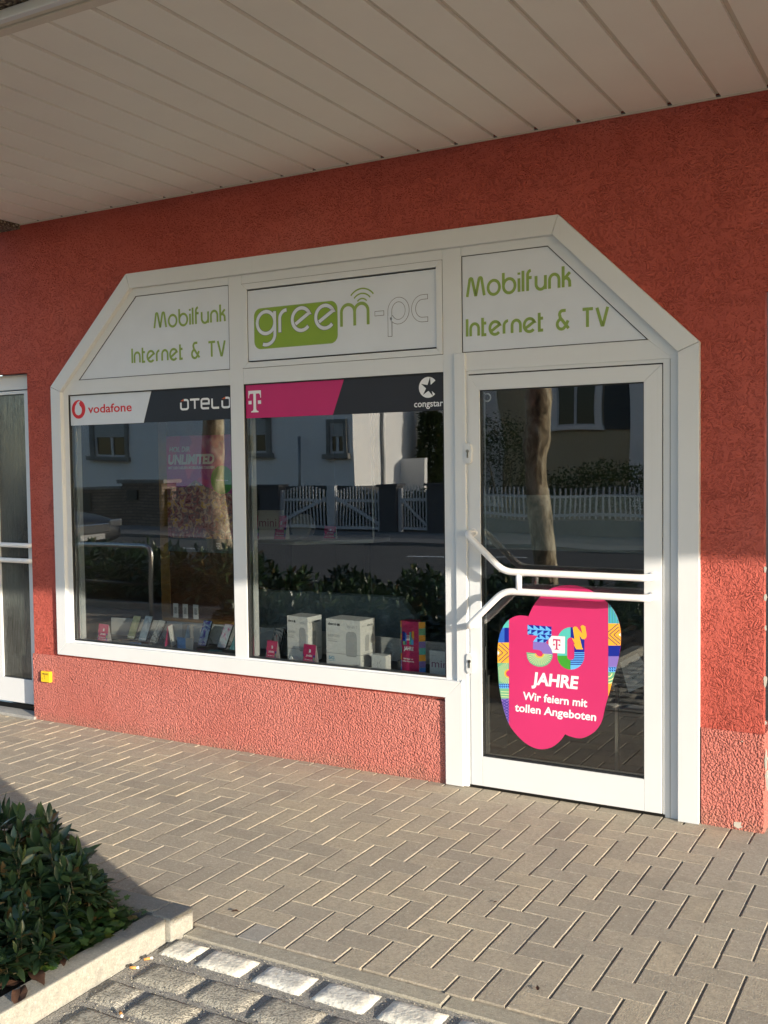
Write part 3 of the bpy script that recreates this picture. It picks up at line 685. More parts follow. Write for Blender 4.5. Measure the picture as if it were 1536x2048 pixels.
p = W(931, 673.9); q = W(1218, 645); cap = W(931, 637.5).z-p.z
stroke_text(mb, 'Internet & TV', p.x, q.x, p.z-.002, cap*1.05, .0148, .0045, 'letter_green'); mb.build('lettering', None, tr)
tm = sign('logo_sign', ins(SM, .003), .002, 'white shop sign reading greem-pc in a green capsule with three radio arcs, in the middle', group='shopfront signs')
Z2 = lambda a, b: W(440+a/3.072, 500+b/3.072)
mb = MB(); a = Z2(208, 430); b = Z2(722, 430); zt = Z2(465, 335).z; zb = Z2(465, 592).z; rr = .045
def rrect(x0, x1, z0, z1, r, n=8):
    out = []
    for cx, cz, a0 in ((x1-r, z1-r, 0), (x0+r, z1-r, 90), (x0+r, z0+r, 180), (x1-r, z0+r, 270)):
        out += [(cx+r*math.cos(R_(a0+90*i/n)), cz+r*math.sin(R_(a0+90*i/n))) for i in range(n+1)]
    return out
flat(mb, rrect(a.x, b.x, zb, zt, rr), .0012, 'letter_green'); flat(mb, rrect(a.x+.005, b.x-.005, zb+.005, zt-.005, rr-.004), .0009, 'logo_green')
def logo_text(txt, ua, ub, vref, vtop, w, y, m, gap=.34):
    p0, p1 = Z2(*ua), Z2(*ub); zb_ = Z2(*vref).z; zt_ = Z2(*vtop).z
    lay, tot = stroke_layout(txt, gap); sx = (p1.x-p0.x-w)/tot; sz = (zt_-zb_-w)
    for i, (ox, ss) in enumerate(lay):
        for j, s_ in enumerate(ss): stroke(mb, [(p0.x+w/2+(ox+a_)*sx, zb_+w/2+b_*sz) for a_, b_ in s_], w if not isinstance(y, tuple) else w, y-.00006*((i*2+j) % 4), m)
def logo2(txt, ua, ub, vr, vt, w, o_, gap=.34):
    p0, p1 = Z2(*ua), Z2(*ub); zb_ = Z2(*vr).z; zt_ = Z2(*vt).z; lay, tot = stroke_layout(txt, gap); sx = (p1.x-p0.x-w)/tot; sz = zt_-zb_-w
    for ww, y, m in ((w+o_, .0005, 'line_grey'), (w, .0001, 'sign_panel')):
        for i, (ox, ss) in enumerate(lay):
            for j, s_ in enumerate(ss):
                pts = [(p0.x+w/2+(ox+a_)*sx, zb_+w/2+b_*sz) for a_, b_ in s_]
                if ww > w and not (math.dist(pts[0], pts[-1]) < 1e-4):
                    d = Vector(pts[0])-Vector(pts[1]); d.normalize(); pts[0] = tuple(Vector(pts[0])+d*o_/2); d = Vector(pts[-1])-Vector(pts[-2]); d.normalize(); pts[-1] = tuple(Vector(pts[-1])+d*o_/2)
                stroke(mb, pts, ww, y-.00006*((i*2+j) % 4), m)
logo2('gree', (220, 450), (713, 430), (280, 524), (280, 368), .019, .0052, .28)
logo_text('m', (737, 400), (918, 390), (830, 474), (830, 316), .0175, .0005, 'letter_green')
mb.build('lettering', None, tm); mb = MB()
logo2('-pc', (942, 385), (1279, 350), (1110, 452), (1110, 290), .021, .0052, .36)
mb.build('lettering', None, tm); mb = MB()
cx = Z2(872, 320); 
for rr_, w_ in ((.037, .0075), (.064, .008), (.090, .008)): stroke(mb, [(cx.x+rr_*math.cos(R_(t)), cx.z-.018+rr_*1.0*math.sin(R_(t))) for t in range(38, 143, 6)], w_, .0005, 'letter_green')
mb.build('radio_arcs', None, tm)

# film banners on the inside top of the panes (outer face here)
YG = .0132
b1 = sign('window_banner', [(-4.998, 1.94), (-3.7045, 1.94), (-3.7045, 2.131), (-4.998, 2.131)], YG, 'banner reading vodafone and otelo, half white half black, over the left pane', 'banner', 'banner_dark', group='brand banners over the panes', thick=.0006)
mb = MB(); flat(mb, [(-4.998, 1.94), (-4.38, 1.94), (-4.312, 2.131), (-4.998, 2.131)], YG-.0004, 'sign_panel')
Z1 = lambda a_, b_: W(a_/3.072, 420+b_/3.072, .013)
c = Z1(483, 1225); flat(mb, circ(c.x, c.z, .0595), YG-.0006, 'logo_red'); flat(mb, circ(c.x-.002, c.z-.006, .0315), YG-.0008, 'sign_panel')
flat(mb, [(c.x-.0325, c.z-.002), (c.x-.03, c.z+.02), (c.x-.008, c.z+.047), (c.x+.018, c.z+.0565), (c.x+.006, c.z+.038), (c.x+.012, c.z+.022), (c.x+.02, c.z+.016)], YG-.0009, 'sign_panel')
p = Z1(541, 1248); q = Z1(810, 1236); put_text(mb, 'vodafone', (p.x, YG-.0006, p.z), XA, ZA, q.x-p.x, .052, 'logo_red', .018)
mb.build('red_logo', None, b1); mb = MB()
# otelo lettering (squared strokes)
p = Z1(1106, 1232); q = Z1(1416, 1218); zt = Z1(1106, 1163).z; h = zt-p.z; Wd = q.x-p.x+.004; s5 = Wd/4.85
def sqo(x, cut=True):
    r = .22; return [(x+.1, .74), (x+.1, .25)]+arc(x+.3, .2, .2, 180, 270, 5)+[(x+.6, 0)]+arc(x+.6, .2, .2, 270, 360, 5)+[(x+.8, .75)]+arc(x+.6, .8, .2, 0, 90, 5)+[(x+.40, 1.0)]
OT = [sqo(0), [(1.0, 1), (1.9, 1)], [(1.45, 1), (1.45, 0)], [(2.15, .5), (2.8, .5), (2.8, .8)]+arc(2.62, .82, .18, 0, 90, 4)+[(2.3, 1.0)]+arc(2.27, .82, .18, 90, 180, 4)+[(2.09, .2)]+arc(2.27, .18, .18, 180, 270, 4)+[(2.8, 0)],
      [(3.1, 1), (3.1, .2)]+arc(3.28, .18, .18, 180, 270, 4)+[(3.75, 0)], sqo(3.95)]
for k, s_ in enumerate(OT): stroke(mb, [(p.x+a_*s5, p.z+.006+b_*(h-.012)) for a_, b_ in s_], .0125, YG-.0006-.00004*(k % 2), 'letter_white')
for ox in (0, 3.95): flat(mb, [(p.x+(ox+.05)*s5, p.z+h*.82), (p.x+(ox+.38)*s5, p.z+h*.82), (p.x+(ox+.38)*s5, p.z+h*1.0)], YG-.0008, 'logo_orange')
mb.build('lettering', None, b1)
b2 = sign('window_banner', [(-3.601, 1.94), (-2.334, 1.94), (-2.334, 2.131), (-3.601, 2.131)], YG, 'banner with white T logo on magenta and congstar on black', 'banner', 'banner_dark', group='brand banners over the panes', thick=.0006)
mb = MB(); flat(mb, [(-3.601, 1.94), (-3.01, 1.94), (-2.935, 2.131), (-3.601, 2.131)], YG-.0004, 'banner_magenta')
p = Z2(205, 930); hh = Z2(205, 863).z-Z2(205, 997).z; t_logo(mb, p.x, p.z, hh, YG-.0006, 'letter_white')
mb.build('t_logo', None, b2); mb = MB()
p = Z2(1186, 968); q = Z2(1364, 962); put_text(mb, 'congstar', (p.x, YG-.0006, p.z+.002), XA, ZA, q.x-p.x, .034, 'letter_white', .012)
mb.build('lettering', None, b2); mb = MB()
c = Z2(1272, 843); r = .054
flat(mb, [(c.x+r*math.cos(R_(t)), c.z+r*math.sin(R_(t))) for t in range(38, 323, 8)]+[(c.x+.012, c.z-.012), (c.x+.012, c.z+.010)], YG-.0006, 'letter_white')
st = []
for k in range(10):
    rr_ = (.056 if k in (0,) else .05) if k % 2 == 0 else .016; an = R_(90-8-36*k); st.append((c.x+.004+rr_*math.cos(an), c.z-.002+rr_*math.sin(an)))
flat(mb, st, YG-.0008, 'banner_dark'); mb.build('star_logo', None, b2)

# ---------------------------------------------------------------- door
door = thing('shop_door', 'white glazed shop door with double bent push bar and a large magenta sticker', 'door', (-1.7, 0, 0))
df = MB()
df.box(-2.262, -2.2005, -.017, .05, .004, 2.223)
df.build('cover_strip', 'frame_white', door, bevel=.003)
df = MB(); df.box(-2.2, -2.19, .001, .05, .004, 2.13); df.box(-1.209, -1.177, .001, .05, .0, 2.133); df.box(-2.19, -1.209, .001, .05, 2.115, 2.1325); df.box(-1.1765, -1.13, .0005, .05, 0, 2.15); df.build('door_frame', 'frame_white', door, bevel=.0015)
MB().box(-1.1775, -1.1755, -.0005, .02, 0, 2.13).build('frame_seam', 'seam', door)
gp = MB(); gp.box(-1.2135, -1.2085, .006, .04, .01, 2.112); gp.box(-2.19, -1.21, .006, .04, 2.108, 2.1155); gp.build('door_gap', 'gasket', door)
lf = MB(); a0, a1, c0, c1 = -2.1885, -1.2135, .016, 2.108; g0, g1, h0, h1 = -2.128, -1.297, .168, 2.032
lf.prism([(a0, c0), (g0, c0), (g0, h1+.0), (a0, c1)], -.004, .045); lf.prism([(g1, c0), (a1, c0), (a1, c1), (g1, h1)], -.004, .045)
lf.prism([(a0+.0008, c1), (g0+.0004, h1+.0003), (g1-.0004, h1+.0003), (a1-.0008, c1)], -.004, .045); lf.box(g0+.0008, g1-.0008, -.004, .045, c0, h0)
lf.build('door_leaf', 'frame_white', door, bevel=.0012)
gk = MB()
for q in ((g0, g0+.006, h0, h1), (g1-.004, g1, h0, h1), (g0, g1, h1-.005, h1), (g0, g1, h0, h0+.006)): gk.box(q[0], q[1], .004, .03, q[2], q[3])
gk.build('door_gasket', 'gasket', door)
pane = MB().box(g0+.004, g1-.003, .012, .018, h0+.005, h1-.004).build('door_pane', 'door_glass', door)
ib = MB(); ib.box(g0+.012, g0+.018, .024, .03, h0+.01, h1-.01); ib.box(g0+.012, g1-.012, .024, .03, h0+.008, h0+.014); ib.build('pane_spacer', 'steel', door)
MB().box(g0+.007, g1-.004, .0185, .0192, 1.232, 1.505).build('frosted_band', 'frost_film', door)
MB().box(-2.2, -1.2, .0, .04, .0, .014).build('door_sill', 'dark_metal', door)
# push bar
def rounded(pts, r, n=6):
    P = [Vector(p) for p in pts]; out = [P[0]]
    for i in range(1, len(P)-1):
        a = (P[i-1]-P[i]); b = (P[i+1]-P[i]); d = min(r, a.length*.45, b.length*.45); A = P[i]+a.normalized()*d; B = P[i]+b.normalized()*d
        out += [A.lerp(P[i], t).lerp(P[i].lerp(B, t), t) for t in [k/n for k in range(n+1)]]
    return out+[P[-1]]
YBAR = -.095; br = .0168
p1 = W(942, 1070, YBAR); p2 = W(1013, 1149, YBAR); p3 = W(1312, 1158, YBAR); q1 = W(940, 1248, YBAR); q2 = W(1013, 1186, YBAR); q3 = W(1312, 1198, YBAR)
xL, xRt = -2.165, -1.252
bar = MB(); bar.tube(rounded([(xL, -.004, 1.315), (xL, YBAR, 1.315), (-1.965, YBAR, 1.132), (xRt, YBAR, 1.130), (xRt, -.004, 1.130)], .05), br, 14)
bar.tube(rounded([(xL, -.004, .845), (xL, YBAR, .845), (-1.965, YBAR, 1.036), (xRt, YBAR, 1.037), (xRt, -.004, 1.037)], .05), br, 14)
bar.tube([(-1.885, YBAR, 1.14), (-1.885, YBAR, 1.03)], .015, 14)
hb = bar.build('push_bar', 'bar_white', door, smooth=True)
fl = MB()
for x, z in ((xL, 1.315), (xRt, 1.13), (xL, .845), (xRt, 1.037)): fl.tube([(x, -.0035, z), (x, -.010, z)], .021, 18)
fl.build('bar_mount', 'bar_white', hb)
for z in (1.715, .645):
    lk = MB(); lk.prism(rrect(-2.205, -2.168, z-.052, z+.052, .0182), -.0245 if True else 0, -.0035); e = lk.build('lock_plate', 'frame_white', door, bevel=.002)
    k = MB(); k.tube([(-2.186, -.0246, z+.012), (-2.186, -.029, z+.012)], .0085, 16); k.box(-2.1895, -2.1825, -.0285, -.0246, z-.022, z+.008); k.build('lock_cylinder', 'brass', e)
    MB().box(-2.1868, -2.1852, -.0296, -.0284, z-.016, z+.017).build('keyhole', 'dark_hole', e)
# suction hook on the inner side of the door pane
sc = thing('suction_hook', 'small round suction hook at the top left inside the door pane', 'hook', (-2.09, .02, 1.98)); p = W(974, 795, .024)
h_ = MB(); h_.tube([(p.x, .0195, p.z), (p.x, .024, p.z)], [.021, .017], 20); h_.build('suction_cup', 'acrylic', sc, smooth=True)
h_ = MB(); h_.tube([(p.x+.019*math.cos(t*.35), .025, p.z+.019*math.sin(t*.35)) for t in range(19)], .0038, 8); h_.build('cup_rim', 'card_white', sc, smooth=True)

# ---------------------------------------------------------------- sticker on the door
st = thing('door_sticker', 'large magenta cloud-shaped sticker reading 30 Jahre, Wir feiern mit tollen Angeboten, on the door pane', 'sticker', (-1.75, .01, .25))
YS = .0115
def S(a_, b_):
    p = W(990+a_/5.908, 1170+b_/5.908, .0115); return (p.x, p.z)
OUT = [(395, 370), (430, 290), (480, 200), (560, 110), (650, 45), (760, 8), (870, 0), (980, 8), (1100, 45), (1200, 100), (1300, 180), (1380, 260), (1440, 360), (1475, 470), (1490, 580), (1485, 720), (1465, 850), (1430, 1000), (1390, 1130), (1345, 1300), (1310, 1400), (1285, 1520), (1265, 1610), (1220, 1690), (1160, 1750), (1080, 1795), (1000, 1815), (920, 1800), (860, 1780), (828, 1762), (790, 1820), (730, 1880), (660, 1925), (560, 1945), (470, 1930), (380, 1885), (300, 1820), (220, 1730), (165, 1650), (115, 1520), (75, 1360), (48, 1200), (38, 1050), (30, 900), (30, 760), (45, 620), (70, 540), (120, 450), (180, 395), (260, 360), (330, 360)]
def smoothp(P, keep=(0, 29), it=2):
    n = len(P); kp = {P[k] for k in keep}
    for _ in range(it):
        Q = []
        n = len(P)
        for i in range(n):
            a_, b_ = P[i], P[(i+1) % n]
            if a_ in kp: Q.append(a_)
            else: Q.append((a_[0]*.75+b_[0]*.25, a_[1]*.75+b_[1]*.25))
            if b_ not in kp: Q.append((a_[0]*.25+b_[0]*.75, a_[1]*.25+b_[1]*.75))
        P = Q
    return P
OUTS = smoothp(OUT)
mb = MB(); mb.prism([S(*p) for p in OUTS], YS, YS+.0008); mb.build('film', 'sticker_magenta', st)
pt = MB(); lay_y = {0: YS-.0003, 1: YS-.0006, 2: YS-.0009, 3: YS-.0012, 4: YS-.0015}
def fs_(poly, m, l=0): flat(pt, [S(*p) for p in poly], lay_y[l], m)
def band(x0, x1, y0, y1, m, l=0):
    c = clipbox(OUTS, x0, x1, y0, y1)
    if len(c) > 2: fs_(c, m, l)
def inpoly(x, y):
    r_ = False; n = len(OUTS)
    for i in range(n):
        (xa, ya), (xb, yb) = OUTS[i], OUTS[(i+1) % n]
        if (ya > y) != (yb > y) and x < (xb-xa)*(y-ya)/(yb-ya)+xa: r_ = not r_
    return r_
def deco(poly, m, l=1):       # convex pattern piece clipped to the sticker outline by dropping corners outside
    pp = [p for p in poly]
    if all(inpoly(*p) for p in pp): fs_(pp, m, l)
    else:
        c = pp
        # slice into small quads and keep the inside ones
        xs_ = [p[0] for p in pp]; ys_ = [p[1] for p in pp]; k = 8; X0_, X1_, Y0_, Y1_ = min(xs_), max(xs_), min(ys_), max(ys_)
        if X1_-X0_ < 1 or Y1_-Y0_ < 1: return
        for i in range(k):
            for j in range(k):
                b_ = (X0_+(X1_-X0_)*i/k, X0_+(X1_-X0_)*(i+1)/k, Y0_+(Y1_-Y0_)*j/k, Y0_+(Y1_-Y0_)*(j+1)/k)
                if inpoly((b_[0]+b_[1])/2, (b_[2]+b_[3])/2) and inpoly(b_[0], (b_[2]+b_[3])/2) and inpoly(b_[1], (b_[2]+b_[3])/2):
                    c = clipbox(pp, *b_)
                    if len(c) > 2: fs_(c, m, l)
XLb, XRb = 165, 1338
band(0, XLb, 380, 505, 's_teal'); band(0, 112, 505, 680, 's_blue'); band(112, XLb, 505, 680, 's_navy'); band(0, XLb, 680, 920, 's_orange'); band(0, XLb, 920, 1165, 's_seagreen')
band(0, XLb, 1165, 1222, 's_sky'); band(0, XLb, 1222, 1342, 's_seagreen'); band(0, XLb, 1342, 1660, 's_purple')
for k in range(5): deco([(52+k*13, 515), (57+k*13, 515), (57+k*13, 678), (52+k*13, 678)], 's_navy')
for k in range(-1, 3):
    y = 700+k*70
    def chev(x0, x1, y0, hgt, th, m, dirn=1):
        for s_ in (1, -1):
            ym = y0; deco([(x1, ym), (x1, ym+th*.0+th), (x0, ym-s_*hgt+th), (x0, ym-s_*hgt)] if dirn > 0 else [(x0, ym), (x0, ym+th), (x1, ym-s_*hgt+th), (x1, ym-s_*hgt)], m)
def vee(xt, x0, yc, slope, th, m, ylo, yhi, xlim):
    for s_ in (1, -1):
        q = [(xt, yc-th/2), (xt, yc+th/2), (x0, yc+th/2+s_*abs(xt-x0)*slope), (x0, yc-th/2+s_*abs(xt-x0)*slope)]
        q = clipbox(q, min(xlim), max(xlim), ylo, yhi)
        if len(q) > 2: deco(q, m)
vee(152, 30, 800, .9, 14, 's_brown', 682, 918, (20, 165)); vee(205, 30, 800, .9, 14, 's_brown', 682, 918, (20, 165)); vee(95, 30, 800, .9, 14, 's_brown', 682, 918, (20, 165)); deco([(32, 775), (32, 830), (55, 802)], 'sticker_text')
for k in range(19):
    a_ = R_(92+k*9.3); 
    q = [(165+40*math.cos(a_-.018), 1045+40*math.sin(a_-.018)), (165+40*math.cos(a_+.018), 1045+40*math.sin(a_+.018)), (165+150*math.cos(a_+.018), 1045+125*math.sin(a_+.018)), (165+150*math.cos(a_-.018), 1045+125*math.sin(a_-.018))]
    q = clipbox(q, 20, 165, 922, 1163); 
    if len(q) > 2: deco(q, 's_cream')
fs_([(165, 1045+52*math.sin(R_(90)))]+[(165+52*math.cos(R_(t)), 1045+52*math.sin(R_(t))) for t in range(90, 271, 12)], 's_orange', 2)
fs_([(166, 1085)]+[(166+34*math.cos(R_(t)), 1045+38*math.sin(R_(t))) for t in range(90, 271, 12)], 'sticker_magenta', 3)
for k in range(5):
    for r_ in range(2): deco([(45+k*25, 1168+r_*26), (68+k*25, 1168+r_*26), (68+k*25, 1192+r_*26)], 's_navy')
for y in (1255, 1285, 1315): deco([(55, y), (165, y+6), (165, y+12), (55, y+6)], 's_cream')
for k in range(9): vee(110, 75, 1370+k*33, -.9, 9, 's_navy', 1345, 1655, (40, 165)); vee(110, 165, 1370+k*33, .55, 9, 's_navy', 1345, 1655, (40, 165))
band(XRb, 1536, 200, 455, 's_teal'); band(XRb, 1536, 455, 715, 's_orange'); band(XRb, 1536, 715, 842, 's_navy'); band(XRb, 1536, 842, 968, 's_purple'); band(XRb, 1536, 968, 1028, 's_sky'); band(XRb, 1536, 1028, 1165, 's_seagreen'); band(XRb, 1536, 1165, 1330, 's_orange')
for k in range(7): deco([(1348+k*17, 230+k*8), (1353+k*17, 230+k*8), (1353+k*17, 452), (1348+k*17, 452)], 's_blue' if k % 2 else 's_navy')
vee(1352, 1500, 588, .85, 14, 's_brown', 458, 712, (1338, 1495)); vee(1404, 1500, 588, .85, 14, 's_brown', 458, 712, (1338, 1495)); vee(1300, 1500, 588, .85, 14, 's_brown', 458, 712, (1338, 1495)); deco([(1488, 560), (1488, 610), (1462, 588)], 'sticker_text')
for k in range(4):
    for r_ in range(2): deco([(1342+k*28, 972+r_*28), (1368+k*28, 972+r_*28), (1368+k*28, 998+r_*28)], 's_navy')
for rr_ in (45, 85, 120):
    for t in range(0, 84, 7):
        a_, b_ = R_(t+5), R_(t+12); deco([(1338+(rr_-6)*math.cos(a_), 1040+(rr_-6)*math.sin(a_)), (1338+(rr_+6)*math.cos(a_), 1040+(rr_+6)*math.sin(a_)), (1338+(rr_+6)*math.cos(b_), 1040+(rr_+6)*math.sin(b_)), (1338+(rr_-6)*math.cos(b_), 1040+(rr_-6)*math.sin(b_))], 's_cream')
# the figure 3
def grown(P, k): 
    cx_ = sum(p[0] for p in P)/len(P); cy_ = sum(p[1] for p in P)/len(P); return [(cx_+(x-cx_)*k, cy_+(y-cy_)*k) for x, y in P]
TOP3 = [(385, 470), (668, 492), (668, 600), (600, 680), (450, 668), (505, 600), (385, 585)]
fs_(TOP3, 's_sky', 0)
for r_ in range(4):
    for k in range(5):
        x = 385+k*72-(r_ % 2)*28; y = 470+r_*52+k*5; tri = [(x, y), (x+68, y+4), (x, y+48)] if r_ % 2 else [(x+70, y+2), (x+70, y+50), (x+4, y)]
        c = tri
        for (xa, ya), (xb, yb) in zip(TOP3, TOP3[1:]+TOP3[:1]):
            if (xa, ya) in ((505, 600), (450, 668)): continue
            a_, b_ = (yb-ya), -(xb-xa); c = clip(c, a_, b_, a_*xa+b_*ya)if len(c) > 2 else []
        if len(c) > 2:
            c2 = clip(c, 0, 1, 590) if min(p[0] for p in c) < 450 else (clip(c, -68, -55, -(68*505+55*600)) if max(p[1] for p in c) > 600 and min(p[0] for p in c) < 505 else c)
            if len(c2) > 2: fs_(c2, 's_navy', 1)
fs_([(450, 668), (600, 680), (640, 712), (668, 755), (682, 800), (682, 825), (566, 816), (552, 786), (520, 768), (448, 760)], 's_purple', 0)
fan = [(372, 795), (484, 808), (500, 832), (530, 846), (556, 838), (566, 816), (682, 825), (676, 870), (650, 915), (610, 948), (560, 966), (510, 966), (455, 948), (410, 915), (382, 865)]
fs_(fan, 's_seagreen', 0)
for k in range(17):
    a_ = R_(4+k*10.6); q = [(528+40*math.cos(a_-.04), 812+36*math.sin(a_-.04)), (528+40*math.cos(a_+.04), 812+36*math.sin(a_+.04)), (528+143*math.cos(a_+.022), 812+138*math.sin(a_+.022)), (528+143*math.cos(a_-.022), 812+138*math.sin(a_-.022))]; fs_(q, 's_cream', 1)
fs_([(528+55*math.cos(R_(t)), 812+48*math.sin(R_(t))) for t in range(0, 181, 12)]+[(528+40*math.cos(R_(t)), 812+34*math.sin(R_(t))) for t in range(180, -1, -12)], 's_orange', 2)
# the figure 0
def stad(cx, hw, y0, y1, n=12): return [(cx+hw*math.cos(R_(180+180*i/n)), y0+hw+hw*math.sin(R_(180+180*i/n))) for i in range(n+1)]+[(cx+hw*math.cos(R_(180*i/n)), y1-hw+hw*math.sin(R_(180*i/n))) for i in range(n+1)]
O_, I_ = stad(897, 160, 498, 1000), stad(895, 42, 620, 887); n = len(O_)
for i in range(n):
    q = [O_[i], O_[(i+1) % n], I_[(i+1) % n], I_[i]]
    for x0, x1, y0, y1, m in ((700, 893, 450, 835, 's_teal'), (700, 893, 835, 1050, 's_green'), (893, 1100, 450, 785, 's_navy'), (893, 1100, 785, 945, 's_sky'), (893, 1100, 945, 1050, 's_sky')):
        c = clipbox(q, x0, x1, y0, y1)
        if len(c) > 2: fs_(c, m, 0)
    for k in range(8):
        c = clipbox(q, 893, 1100, 785+k*21, 796+k*21)
        if len(c) > 2: fs_(c, 's_navy', 1)
for q in ([(920, 505), (945, 488), (975, 500), (1030, 740), (1045, 760), (960, 760), (930, 700), (945, 700), (905, 620), (940, 640)], [(930, 500), (960, 492), (1075, 620), (1060, 640), (1030, 640)], [(1010, 490), (1035, 472), (1068, 490), (1085, 600), (1075, 632), (1040, 600)]): fs_(q, 's_orange', 2 if q[0][0] != 930 else 3)
fs_([(668, 600), (828, 608), (826, 810), (680, 802), (668, 760), (634, 705), (634, 650)], 'letter_white', 2)
c = S(730, 702); hgt = S(730, 640)[1]-S(730, 765)[1]; t_logo(pt, c[0], c[1], hgt, lay_y[3], 'banner_magenta')
def sticker_text(txt, a_, b_, hpx, bold, shear):
    P, Q = Vector((S(*a_)[0], 0, S(*a_)[1])), Vector((S(*b_)[0], 0, S(*b_)[1])); d = Q-P; L = d.length; d.normalize(); up = Vector((-d.z, 0, d.x))
    h_ = S(a_[0], a_[1]-hpx)[1]-S(*a_)[1]; put_text(pt, txt, (P.x, lay_y[2], P.z), d, up, L, h_, 'sticker_text', bold, shear)
sticker_text('JAHRE', (432, 1168), (990, 1228), 140, .036, .12)
sticker_text('Wir feiern mit', (332, 1352), (1090, 1442), 92, .024, .06)
sticker_text('tollen Angeboten', (236, 1488), (1196, 1606), 92, .024, .06)
pt.build('print', None, st)

# ---------------------------------------------------------------- left entrance
sd = thing('side_entrance_door', 'white entrance door with ribbed glass and grab bars at the left edge of the picture', 'door', (-5.9, .1, 0))
yd = .075
f2 = MB(); f2.box(XL-.055, XL+.0, yd, yd+.07, .05, 2.3); f2.box(-6.62, XL-.055, yd, yd+.07, 2.2, 2.3); f2.box(-6.62, -6.57, yd, yd+.07, .05, 2.2); f2.build('door_frame', 'frame_white', sd, bevel=.002)
l2 = MB(); xg = W(49.5, 785, yd).x; xg1 = -6.32
l2.box(xg, XL-.06, yd-.008, yd+.05, .07, 2.192); l2.box(-6.55, xg1, yd-.008, yd+.05, .07, 2.192); l2.box(xg1, xg, yd-.0075, yd+.05, .07, .235); l2.box(xg1, xg, yd-.0075, yd+.05, 2.17, 2.192); l2.build('door_leaf', 'frame_white', sd, bevel=.002)
xm = W(1, 1100, yd).x
l2 = MB(); l2.box(xm-.06, xm, yd-.0078, yd+.05, .235, 2.17); l2.build('middle_stile', 'frame_white', sd, bevel=.002)
MB().box(xg1, xg, yd+.006, yd+.012, .235, 2.17).build('ribbed_pane', 'ribbed_glass', sd)
gk = MB(); gk.box(xg-.005, xg, yd+.0, yd+.02, .235, 2.17); gk.box(xg1, xg-.005, yd+.0, yd+.02, 2.165, 2.17); gk.box(xg1, xg-.005, yd, yd+.02, .235, .240); gk.build('pane_gasket', 'gasket', sd)
b_ = MB()
for z in (1.158, 1.055): b_.tube(rounded([(-6.5, yd-.01, z), (-6.5, -.005, z), (XL-.01, -.005, z), (XL-.01, yd+.0, z)], .04), .0165, 12)
b_.build('grab_bar', 'bar_white', sd, smooth=True)
MB().box(-6.62, XL+.01, -.03, .28, -.03, .018).build('door_step', 'granite', sd, bevel=.004)
MB().box(-6.62, XL, yd+.02, .3, .018, .052).build('dark_sill', 'dark_metal', sd)
rv = MB(); rv.box(-6.6, XL, .06, .12, 2.3, 2.4); rv.box(XL, XL+.01, .03, .28, 0, 2.3)
# yellow marker on the plinth
ym = thing('yellow_marker', 'small yellow plastic marker box with black lettering on the left plinth corner', 'marker', (-5.3, -.02, .26))
p = W(83, 1363, -.03); q = W(100, 1344, -.03)
MB().box(p.x, q.x, -.035, -.0115, p.z, q.z).build('housing', 'yellow_plastic', ym, bevel=.003)
mb = MB(); put_text(mb, 'HV FG', (p.x+.012, -.0354, q.z-.022), XA, ZA, (q.x-p.x)*.72, .011, 'text_black', .03); put_text(mb, '2  4', (p.x+.012, -.0354, p.z+.018), XA, ZA, (q.x-p.x)*.35, .011, 'text_black')
mb.box(p.x+.03, p.x+.034, -.0356, -.035, p.z+.03, p.z+.052, 'text_black'); mb.box(p.x+.016, p.x+.06, -.0356, -.035, p.z+.052, p.z+.056, 'text_black'); mb.build('marking', None, ym)

# ================================================================ WINDOW DISPLAY
ZD = .528
dsp = thing('display_ledge', 'dark display ledge with a low white back board behind the panes', 'display ledge', (-3.7, .25, ZD-.06))
MB().box(-5.06, -2.27, .065, .66, ZD-.03, ZD).build('ledge_top', 'display_floor', dsp)
MB().box(-5.06, -2.27, .1, .66, .01, ZD-.031).build('ledge_base', 'room_wall', dsp)
xl = W(222, 1235, .40).x; zp = W(222, 1235, .40).z; zr = W(892, 1287, .40).z
mb = MB(); mb.prism([(xl, ZD+.001), (-3.69, ZD+.001), (-3.69, (zp+zr)/2+.012), (xl, zp)], .40, .412); mb.prism([(-3.685, ZD+.001), (-2.28, ZD+.001), (-2.28, zr), (-3.685, (zp+zr)/2+.02)], .40, .412)
mb.build('back_board', 'display_white', dsp)

